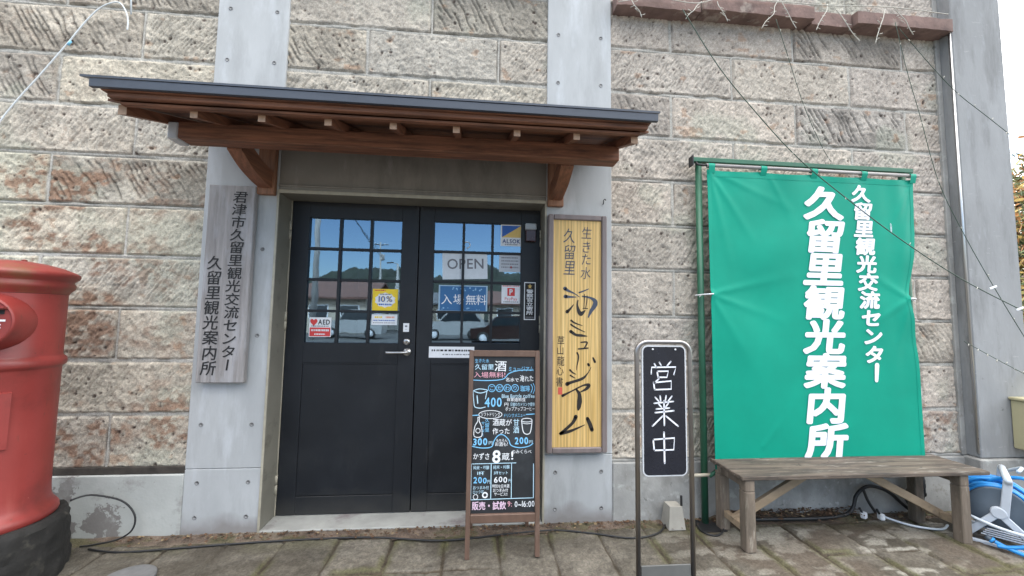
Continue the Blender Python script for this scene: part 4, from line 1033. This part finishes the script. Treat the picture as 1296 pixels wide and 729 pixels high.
arc_panel(b,TH-.62,TH+.52,.66,.93,.199,.213,M_red_p); obj('collection_door',b,t)
t=tag(obj('postbox_base',(lambda mb:(mb.lathe([(0,-.05)]+[(.293-.012*k/12+.004*math.sin(k*2.1),-.05+.31*k/12) for k in range(13)]+[(.274,.272),(.262,.2845),(.24,.285),(0,.285)],(PX-.0,PYY,0),M_base,110,wob=.006,jit=.006),mb)[1])(MB()),angle=40),'round blackened stone block under the red post box','stone base')

# ================================================================== HOSE REEL, UTILITY BOX
M_wp=mat('white_plastic',(.46,.50,.56),.5,var=.1,vscale=8,dirt=[((.3,.3,.28),10,.64,.8)])
M_drum=mat('slate_blue_plastic',(.055,.075,.10),.5,var=.15)
M_hose=mat('blue_rubber_hose',(.02,.24,.62),.38,var=.12,vscale=20)
M_phose=mat('pale_grey_hose',(.5,.55,.6),.45,var=.1,vscale=20)
HX,HY,HZ=3.235,-.345,.205
t=thing('hose_reel','white plastic hose reel wound with bright blue hose beside the bench','hose reel',(HX,HY,0))
RA=R(38)
def ur(P):   # ground hose points given in room axes, undone by the reel's turn
    c,s_=math.cos(-RA),math.sin(-RA)
    return [(HX+(x-HX)*c-(y-HY)*s_,HY+(x-HX)*s_+(y-HY)*c,z) for x,y,z in P]
t.rotation_euler=(0,0,RA)
def side(x):
    b=MB(); 
    b.bar((x,HY-.02,HZ-.02),(x,HY-.045,.405),.016,.038,M_wp,.005,up=(0,1,0)); b.bar((x,HY,HZ),(x,HY-.175,.012),.016,.036,M_wp,.005,up=(0,1,0)); b.bar((x,HY,HZ),(x,HY+.16,.012),.016,.036,M_wp,.005,up=(0,1,0))
    b.lathe([(0,-.0135),(.026,-.0135),(.03,-.0125),(.033,-.009),(.034,.009),(0,.0095)],(x,HY,HZ),M_wp,24,'X',smooth=False)
    b.bar((x,HY-.2,.012),(x,HY+.18,.012),.02,.022,M_wp,.005)
    for k in range(4): b.bar((x-.004,HY-.07-.008*k,.10-.012*k),(x-.004,HY+.05+.008*k,.10-.012*k),.008,.006,M_wp,.001)
    return obj('side_frame',b,t)
side(HX-.155); side(HX+.16)
b=MB(); b.tube([(HX-.17,HY-.045,.40),(HX+.175,HY-.045,.40)],.018,M_wp,12,spline=False); obj('carry_handle',b,t)
for x in (HX-.12,HX+.125):
    b=MB(); b.lathe([(0,-.006),(.12,-.006),(.13,-.003),(.13,.004),(.12,.006),(0,.006)],(x,HY,HZ+.005),M_drum,40,'X'); obj('drum_flange',b,t)
b=MB(); P=[]
for k in range(9*26+1):
    a=2*math.pi*k/26; lay=k/26; x=HX-.1+.2*abs(((lay/4)%2)-1); r=.115+.016*int(lay/3)+.003*math.sin(a*3)
    P.append((x,HY+r*math.cos(a),HZ+.005+r*math.sin(a)))
b.tube(P,.0095,M_hose,8,spline=False)
b.tube([(HX+.03,HY-.13,.22),(HX-.05,HY-.2,.34),(HX-.07,HY-.12,.41),(HX-.01,HY-.02,.37),(HX+.03,HY+.06,.3)],.0105,M_hose,8)
b.tube(ur([(3.30,-.50,.24),(3.27,-.60,.13),(3.16,-.57,.085),(3.09,-.50,.04),(3.06,-.46,.03)]),.0105,M_hose,8)
b.tube(ur([(3.06,-.44,.05),(3.09,-.50,.03),(3.15,-.60,.014),(3.26,-.66,.012),(3.42,-.68,.012),(3.65,-.60,.012)]),.0115,M_hose,8)
obj('hose',b,t)
b=MB(); b.tube(ur([(3.045,-.42,.065),(3.062,-.445,.045)]),.015,M_drum,10,spline=False); b.tube(ur([(3.055,-.435,.054),(3.06,-.443,.048)]),.018,M_hose,10,spline=False); obj('hose_connector',b,t)
b=MB(); b.tube(ur([(3.03,-.30,.16),(3.08,-.47,.13),(3.19,-.59,.125),(3.36,-.60,.16),(3.52,-.52,.21),(3.57,-.40,.3)]),.0095,M_phose,8); b.tube([(HX+.04,HY-.1,.42),(HX+.14,HY-.12,.425),(HX+.23,HY-.05,.36)],.0095,M_phose,8); obj('supply_hose',b,t)

t=thing('utility_box','beige metal utility box fixed to the right corner pillar','utility box',(3.98,-.081,.46))
M_beige=mat('beige_enamel',(.40,.36,.22),.5,var=.08,vscale=4,dirt=[((.26,.22,.13),5,.55,.75),((.16,.13,.08),16,.66,.76)])
b=MB(); b.box((3.785,-.33,.455),(4.13,-.082,.79),M_beige,.006); b.box((3.77,-.345,.7905),(4.145,-.082,.81),M_beige,.004); obj('cabinet',b,t)
b=MB(); b.box((3.80,-.336,.47),(4.115,-.3305,.775),M_beige,.002); b.box((4.07,-.345,.6),(4.085,-.3365,.65),M_dkmetal,.002); obj('cabinet_door',b,t)
b=MB(); b.tube([(3.83,-.16,.81),(3.82,-.15,.88),(3.90,-.12,.97),(3.99,-.09,1.02),(4.15,-.07,1.05)],.009,M_dkmetal,8); obj('cable',b,t)

# ================================================================== CABLES, BLOCK, COVER, LITTER
M_cab=flat('black_rubber',(.015,.015,.016),.5)
def gz(px,py,z=.008): return atZ(px,py,z)
b=MB(); b.tube([gz(*p) for p in ((112,695),(150,699),(210,695),(300,688),(380,683),(470,680),(560,684),(640,676),(700,671),(750,675),(800,681),(832,675),(842,664),(846,655))],.0052,M_cab,7); tag(obj('power_cable',b),'long black cable running along the foot of the wall','cable')
b=MB(); c0=gz(112,697); c1=gz(104,690)
b.tube([(-2.17,-.17,.288),(-2.11,-.12,.294),(-2.0,-.06,.235),(-1.93,-.05,.15),(-1.93,-.06,.07),(-1.99,-.08,.03),(-2.1,-.09,.012),(-2.16,-.10,.010)],.005,M_cab,7); tag(obj('power_cable',b),'black cable looping down from the post box base','cable')
b=MB(); b.tube([gz(*p) for p in ((892,652),(882,660),(888,672),(905,678),(915,672),(914,660),(906,650))],.006,M_cab,7); tag(obj('power_cable',b),'short black cable loop at the foot of the green post','cable')
b=MB(); b.tube([(1.62,-.06,.02),(1.9,-.07,.022),(2.3,-.075,.02),(2.5,-.06,.03),(2.57,-.05,.07),(2.60,-.05,.15),(2.68,-.05,.205),(2.78,-.05,.19),(2.86,-.05,.15),(2.93,-.05,.09),(3.02,-.05,.02)],.011,M_cab,7); b.tube([(2.64,-.06,.19),(2.66,-.07,.12),(2.70,-.08,.05)],.009,M_cab,7)
tag(obj('power_cable',b),'thick black cable rising in a loop under the bench','cable')
for k,(x,y) in enumerate(((2.62,-.075),(2.72,-.10))):
    b=MB(); b.obox((x,y,.03),(.018,.016,.02),Matrix.Rotation(.5+k,3,'Z'),M_white,.006); b.tube([(x-.01,y,.045),(x-.02,y+.01,.075)],.007,M_cab,6,spline=False); tag(obj('plug_connector',b),('white cable connector under the bench at the end of the black loop','white cable connector under the bench joined to the pale cable')[k],'connector','connectors under the bench')
b=MB()
for k in range(6):
    cx,cy,cz=3.0+.012*k,-.07,.16+.01*k; r=.085-.004*k
    b.tube([(cx+.02*math.sin(a*2+k),cy+r*.45*math.cos(a)+.0,cz+r*math.sin(a)) for a in np.linspace(0,6.28,18)],.008,M_cab,6)
tag(obj('cable_coil',b),'tangled coil of black cable behind the right bench leg','cable coil')
b=MB(); b.tube([(2.725,-.105,.035),(2.78,-.14,.02),(2.85,-.2,.014),(2.98,-.24,.012),(3.08,-.2,.014)],.007,M_phose,7); tag(obj('pale_cable',b),'pale grey cable on the paving beside the right bench legs','cable')
t=thing('concrete_block','small tapered pale concrete block against the wall behind the sign stand','block',(1.29,-.07,0))
b=MB(); V=[(1.235,-.125,0),(1.345,-.125,0),(1.345,-.015,0),(1.235,-.015,0),(1.25,-.11,.135),(1.33,-.11,.135),(1.33,-.03,.135),(1.25,-.03,.135)]
b.add(V,[[3,2,1,0],[4,5,6,7],[0,1,5,4],[1,2,6,5],[2,3,7,6],[3,0,4,7]],mat('pale_cast_block',(.34,.32,.28),.9,var=.15,vscale=8,bump=.4)); obj('block',b,t)
b=MB(); b.box((1.325,-.105,.1352),(1.337,-.093,.20),M_dkmetal,.002); obj('pin',b,t)
b=MB(); cc=atZ(165,731,0); b.lathe([(0,-.01),(.118,-.01),(.118,.010),(.112,.014),(.1,.010),(0,.010)],(cc[0],cc[1]-.03,0),mat('grey_iron_cover',(.16,.16,.16),.7,.3,var=.2,vscale=20),36); tag(obj('drain_cover',b),'round grey metal drain cover in the paving near the post box','drain cover')
M_leaf=mat('dead_leaves',(.09,.05,.028),.9,var=.5,vscale=30)
M_leaf2=mat('pale_dead_leaves',(.22,.16,.09),.9,var=.4,vscale=30)
b=MB()
for k in range(1700):
    if k<620: x=random.uniform(1.62,2.62); y=-.012-abs(random.gauss(0,.035)); z=.035+.02*random.random()+.2*max(0,(.06+y))*.6
    else: x=random.uniform(-2.0,3.2); y=-.012-abs(random.gauss(0,.045)); z=.010+random.random()*.006
    s=random.uniform(.005,.014); a=random.uniform(0,6.3); ti=random.uniform(-.5,.5)
    q=[(x+s*math.cos(a+t)*(1 if i%2 else .55),y+s*math.sin(a+t)*(1 if i%2 else .55),z+s*ti*math.cos(t)) for i,t in enumerate((0,1.57,3.14,4.71))]
    b.add(q,[[0,1,2,3]],M_leaf if random.random()<.85 else M_leaf2)
tag(obj('leaf_litter',b),'brown leaf litter along the foot of the wall','leaf litter',kind='stuff')

# string lights hanging from the ledge
M_wire=flat('pale_wire',(.5,.48,.42)); M_gwire=flat('dark_green_wire',(.03,.06,.04))
wires=[('pale string light wire dangling from the ledge, leftmost',[(798,-4),(803,8),(812,20)]),]
def dangle(px0,py0,px1,py1,label):
    b=MB(); p0=Vector(atY(px0,py0,-.115)); p1=Vector(atY(px1,py1,-.12)); m=(p0+p1)/2+Vector((random.uniform(-.02,.02),-.01,random.uniform(-.01,.01)))
    b.tube([p0,(p0+m)/2+Vector((random.uniform(-.012,.012),0,0)),m,(m+p1)/2+Vector((random.uniform(-.012,.012),0,0)),p1],.0028,M_wire,5)
    for k in range(5):
        q=p0.lerp(p1,.3+.15*k); d=Vector((random.choice((-1,1))*random.uniform(.015,.035),random.uniform(-.01,0),random.uniform(-.02,.02)))
        b.tube([q,q+d],.002,M_wire,5,spline=False)
    o=obj('string_light_wire',b); tag(o,label,'string light','string light wires hanging from the ledge')
for i,(a,c,d,e) in enumerate(((797,-6,812,22),(888,2,868,24),(908,2,921,27),(985,0,964,36),(988,0,1008,36),(1047,5,1033,38),(1058,12,1088,52),(1120,10,1108,55),(1130,8,1156,44))):
    dangle(a,c,d,e,'pale twiggy light wire hanging from the reddish ledge, '+('leftmost of nine','second from the left','third from the left','fourth from the left','middle one of nine','fourth from the right','third from the right','second from the right','rightmost of nine')[i])
b=MB(); P=[atY(x,y,-.118) for x,y in ((783,2),(830,-3),(880,4),(915,-2),(985,2),(1050,7),(1125,9),(1200,18))]; b.tube(P,.003,M_wire,5); tag(obj('string_light_wire',b),'pale light wire lying along the front of the reddish ledge','string light')
def guy(pts,y0,y1,label,r=.0021):
    b=MB(); n=len(pts); b.tube([atY(x,y,y0+(y1-y0)*(i/(n-1))) for i,(x,y) in enumerate(pts)],r,M_gwire,5)
    for i in range(7):
        k=(i+.5)/7*(n-1); j=int(k); f_=k-j; x=pts[j][0]*(1-f_)+pts[j+1][0]*f_; y=pts[j][1]*(1-f_)+pts[j+1][1]*f_
        p=Vector(atY(x,y,y0+(y1-y0)*(k/(n-1)))); b.tube([p,p+Vector((random.uniform(-.01,.01),-.004,random.choice((-.014,.014))))],.0025,M_wire,5,spline=False)
    o=obj('hanging_wire',b); tag(o,label,'wire'); return o
guy([(864,12),(910,85),(960,146),(1010,200),(1070,250),(1140,303),(1215,352),(1292,392),(1310,400)],-.12,-.42,'dark cord slanting across the banner from ledge to the corner',.0032)
guy([(982,24),(1000,80),(1018,135),(1040,185),(1052,205)],-.12,-.12,'thin dark cord ending behind the top rail of the banner')
guy([(1133,28),(1148,90),(1164,145),(1188,230),(1222,300),(1262,370),(1300,432)],-.12,-.35,'dark cord dropping from the ledge across the corner pillar')
guy([(1138,36),(1180,85),(1212,118),(1250,148),(1284,175)],-.12,-.2,'dark cord crossing the top of the corner pillar')
guy([(1220,432),(1262,455),(1300,475)],-.1,-.3,'short cord slanting low across the corner pillar')
for px,py,Y,lb in ((1257,364,-.40,'white cable tie tag where two cords cross on the corner pillar'),(1291,391,-.43,'white cable tie tag on the cord at the outer edge of the corner pillar')):
    b=MB(); p=Vector(atY(px,py,Y)); b.bar(p+Vector((-.025,0,-.008)),p+Vector((.025,0,.01)),.006,.012,M_white,.002); tag(obj('cable_tag',b),lb,'cable tag','white tags on the cord')
b=MB(); M_wc=flat('white_cable',(.62,.66,.68)); b.tube([atY(x,y,-.03) for x,y in ((-20,190),(0,154),(24,124),(46,100),(68,75),(88,52),(106,30),(124,12),(140,4),(152,4),(160,16),(162,28),(161,38))],.0042,M_wc,7); p=Vector(atY(90,52,-.03)); q=Vector(atY(86,57,-.03)); b.tube([p,q],.0065,flat('blue_tape',(.2,.5,.7)),8,spline=False); tag(obj('white_cable',b),'white cable arching over the top left stone blocks','cable')
b=MB(); b.tube([atY(166,-30,.0),atY(166,18,.0)],.005,M_wc,7,spline=False); tag(obj('white_cable',b),'short straight white cable hanging down from the top edge','cable')

# ================================================================== TREES AND WHAT THE GLASS REFLECTS
def leafcloud(mb,c,rad,n,size,mats,clumps=26):
    C=[]
    for k in range(clumps):
        v=Vector((random.gauss(0,1),random.gauss(0,1),random.gauss(0,1))).normalized()*random.uniform(.35,1)**.6
        C.append(Vector((c[0]+v.x*rad[0],c[1]+v.y*rad[1],c[2]+v.z*rad[2])))
    for k in range(n):
        q=random.choice(C); rr=min(rad)*.34
        p=q+Vector((random.gauss(0,rr),random.gauss(0,rr),random.gauss(0,rr*.7)))
        a=Vector((random.gauss(0,1),random.gauss(0,1),random.gauss(0,1))).normalized(); e=a.orthogonal().normalized(); s=size*random.uniform(.6,1.4)
        mb.add([p-a*s,p+e*s*.5,p+a*s,p-e*s*.5],[[0,1,2,3]],random.choice(mats))
M_bark=mat('bark',(.09,.07,.055),.95,var=.3,vscale=6,bump=.6)
LY=[mat('yellow_leaves',(.17,.11,.012),.8,var=.4),mat('yellow_green_leaves',(.09,.085,.012),.8,var=.4),mat('green_leaves',(.03,.05,.01),.8,var=.4),mat('orange_leaves',(.19,.075,.01),.8,var=.4)]
def tree(c,h,rad,mats,label,n=2600,size=.12,cat='tree',group=None,crown_z=None):
    t=thing('tree',label,cat,c,group)
    b=MB(); z=h-rad[2]
    b.tube([c,(c[0]+.1,c[1],c[2]+h*.3),(c[0]-.1,c[1]+.1,c[2]+h*.75)],[.18*h/7,.06*h/7],M_bark,10)
    for k in range(7):
        a=k*2.4; zz=c[2]+h*(.3+.06*k); b.tube([(c[0],c[1],zz),(c[0]+math.cos(a)*rad[0]*.4,c[1]+math.sin(a)*rad[1]*.4,zz+rad[2]*.3),(c[0]+math.cos(a)*rad[0]*.75,c[1]+math.sin(a)*rad[1]*.75,zz+rad[2]*.45)],[.06*h/7,.02],M_bark,6)
    obj('trunk',b,t)
    b=MB(); leafcloud(b,(c[0],c[1],c[2]+z),rad,n,size,mats); obj('crown',b,t); return t
tree((19.6,8.8,0),7.2,(2.6,2.6,3.4),LY[:3]+[LY[3]],'yellow and green autumn tree beyond the building corner',11000,.15)
tree((25.5,12.5,0),8.2,(2.8,2.8,4.0),[LY[2],LY[1]],'greener taller tree further behind the yellow tree',7000,.19)
tree((14.0,5.2,0),2.9,(1.3,1.3,1.4),[LY[2],LY[1],LY[0]],'low yellow green bush beyond the building corner',2600,.08)

# hill behind the car park
M_wood_=mat('wooded_hill',(.010,.016,.008),.95,var=.5,vscale=.09,bump=.4,bscale=.4)
def hill(x0,x1,y,hf,depth=60):
    nx,ny=520,14; X=np.linspace(x0,x1,nx); V=[];F=[]
    for j in range(ny):
        k=j/(ny-1)
        for x in X:
            n_=float(fbm(np.array(x*.045),np.array(k*3.),3,5)); n2=float(fbm(np.array(x*.45),np.array(k*16.),6,4))
            V.append((x,y-depth*k,hf(x)*math.sin(min(1,k*1.0+.02)*math.pi*.5)*(.55+.9*n_)+(n2-.5)*4.5*min(1,k*3)))
    for j in range(ny-1):
        for i in range(nx-1): a=j*nx+i; F.append([a,a+1,a+nx+1,a+nx])
    b=MB(); b.add(V,F,M_wood_,True); o=obj('wooded_hill',b); tag(o,kind='structure'); return o
hill(-170,170,-105,lambda x:17+3*math.sin(x*.021+1.0),70)
# houses across the car park, cars, poles: seen in the glass
M_hw=mat('cream_render',(.42,.36,.29),.85,var=.1); M_hw2=mat('pale_siding',(.5,.49,.46),.8,var=.1)
M_tile=mat('brown_roof_tile',(.11,.052,.038),.7,var=.3,vscale=3); M_tile2=mat('grey_roof_tile',(.10,.10,.105),.7,var=.3,vscale=3); M_win=mat('dark_window',(.02,.025,.03),.1,var=.1)
def house(x0,x1,y,h,rz,wm,tm,label):
    t=thing('house',label,'house',((x0+x1)/2,y,-.03)); d=7
    b=MB(); b.box((x0,y-d,-.03),(x1,y,h),wm,.02); obj('wall',b,t)
    b=MB(); e=.6; ym=y-d/2
    V=[(x0-e,y+e,h-.1),(x1+e,y+e,h-.1),(x1+e,ym,h+rz),(x0-e,ym,h+rz),(x0-e,y-d-e,h-.1),(x1+e,y-d-e,h-.1)]
    V2=[(a,b_,c_+.14) for a,b_,c_ in V]
    b.add(V+V2,[[0,1,2,3],[3,2,5,4],[6,7,8,9],[9,8,11,10],[0,1,7,6],[4,5,11,10],[1,2,8,7],[2,5,11,8],[0,3,9,6],[3,4,10,9]],tm); b.add([(x0,y,h),(x0,ym,h+rz-.1),(x0,y-d,h)],[[0,1,2]],wm); b.add([(x1,y,h),(x1,ym,h+rz-.1),(x1,y-d,h)],[[0,1,2]],wm)
    obj('roof',b,t)
    n=max(2,int((x1-x0)/2.6))
    for k in range(n):
        cx=x0+(x1-x0)*(k+.5)/n; f=MB(); f.box((cx-.65,y+.002,.9),(cx+.65,y+.05,2.0),M_white,.01); o=obj('window',f,t)
        g=MB(); g.box((cx-.58,y+.052,.97),(cx+.58,y+.06,1.93),M_win,.002); obj('pane',g,o)
def mp(px,Y): return mirror(px,398,Y)[0]
house(mp(383,-26),mp(462,-26),-26,2.5,1.35,M_hw,M_tile,'low cream house with a brown tiled roof across the car park')
house(mp(470,-34),mp(528,-34),-34,2.6,1.1,M_hw2,M_tile2,'pale house with a grey tiled roof across the car park')
house(mp(545,-38),mp(612,-38),-38,2.6,1.2,M_hw,M_tile2,'cream house with a grey roof facing the right door')
house(mp(622,-28),mp(690,-28),-28,2.3,1.1,M_hw,M_tile,'cream house with a brown roof facing the right door')
M_cw=mat('silver_car_paint',(.3,.3,.3),.2,var=.04); M_cr=mat('dark_brown_car_paint',(.03,.016,.014),.2,var=.05); M_tyre=flat('tyre_rubber',(.02,.02,.02),.8); M_hub=flat('wheel_hub',(.4,.4,.42),.4)
def car(cx,y,paint,label,van=False):
    L_=3.4;t=thing('parked_car',label,'car',(cx,y,-.03),'cars parked across the car park'); w=1.5
    pr=[(-1.7,.3),(-1.68,.85),(-1.45,.95),(-.75,1.05),(-.35,1.6),(1.2,1.66),(1.62,1.1),(1.7,.8),(1.7,.3)] if van else [(-1.7,.3),(-1.66,.75),(-.95,.88),(-.4,1.38),(.75,1.4),(1.25,.95),(1.68,.85),(1.7,.3)]
    b=MB(); b.prism(pr,w,lambda u,v,q:(cx+u,y-q,v-.03),paint); obj('body',b,t)
    gl_=[(-.68,1.06),(-.33,1.52),(1.12,1.56),(1.45,1.1)] if van else [(-.85,.92),(-.38,1.31),(.7,1.33),(1.1,.96)]
    b=MB(); b.prism(gl_,.012,lambda u,v,q:(cx+u,y+.014-q,v-.03),M_win); obj('window',b,t)
    for wx in (-1.08,1.05):
        o=MB(); o.lathe([(0,-.02),(.29,-.02),(.31,0.0),(.31,.16),(0,.16)],(cx+wx,y-.14,.28),M_tyre,24,'Y'); wo_=obj('wheel',o,t)
        o=MB(); o.lathe([(0,.175),(.18,.175),(.19,.161)],(cx+wx,y-.14,.28),M_hub,16,'Y'); obj('rim',o,wo_)
car(mp(445,-20),-20,M_cw,'silver car parked in front of the low cream house',True)
car(mp(575,-19),-19,M_cw,'silver van parked facing the right door',True)
car(mp(640,-16),-16,M_cr,'dark brown car parked facing the right door')
M_pole=mat('concrete_pole',(.3,.29,.28),.8,var=.1)
def pole(px,Y,h,label,lamp=False):
    x=mp(px,Y); t=thing('street_lamp' if lamp else 'utility_pole',label,'street lamp' if lamp else 'utility pole',(x,Y,-.03))
    b=MB(); b.tube([(x,Y,-.03),(x,Y,h)],[.16,.1],M_pole,10,spline=False); obj('shaft',b,t)
    if lamp:
        b=MB(); b.tube([(x,Y,h),(x-.5,Y,h+.15)],.04,M_pole,8,spline=False); b.box((x-1.0,Y-.12,h+.1),(x-.45,Y+.12,h+.22),M_dkmetal,.02); obj('lamp_head',b,t)
    else:
        for k,z in enumerate((h-.3,h-1.1)):
            b=MB(); b.box((x-.9,Y-.05,z-.05),(x+.9,Y+.05,z+.05),M_dkmetal,.01)
            for q in (-.8,-.4,.4,.8): b.lathe([(.05,.05),(.06,.1),(.03,.2)],(x+q,Y,z),M_white,8)
            obj('crossarm',b,t)
        b=MB(); b.lathe([(.22,h-2.4),(.24,h-2.3),(.24,h-1.7),(.2,h-1.6)],(x+.3,Y,0),M_pole,14); obj('transformer',b,t)
    return x
p1=pole(397,-19,11.5,'near concrete utility pole with crossarms across the car park'); p2=pole(479,-52,11.2,'distant utility pole with crossarms behind the grey roofed house'); pole(501,-36,6.2,'street lamp beyond the car park',True)
M_pw=flat('power_wire',(.02,.02,.02))
x1_=p1;
for k in range(6):
    b=MB(); z=11.2-.5*k; xo=-.8+.3*k
    A=Vector((p1+xo,-19,z)); Cc=Vector((p2+xo,-52,10.9-.42*k)); mdl=(A+Cc)/2-Vector((0,0,.8)); b.tube([A,mdl,Cc],.016,M_pw,5,sub=8)
    D_=Vector((p1+xo-16,8-19,z+.5)); b.tube([A,(A+D_)/2-Vector((0,0,.4)),D_],.011,M_pw,5,sub=6)
    tag(obj('power_line',b),('topmost','second highest','third highest','fourth highest','second lowest','lowest')[k]+' of the six black power lines between the utility poles','power line','power lines between the poles')

bpy.data.objects.remove(_to); bpy.data.curves.remove(_tc)
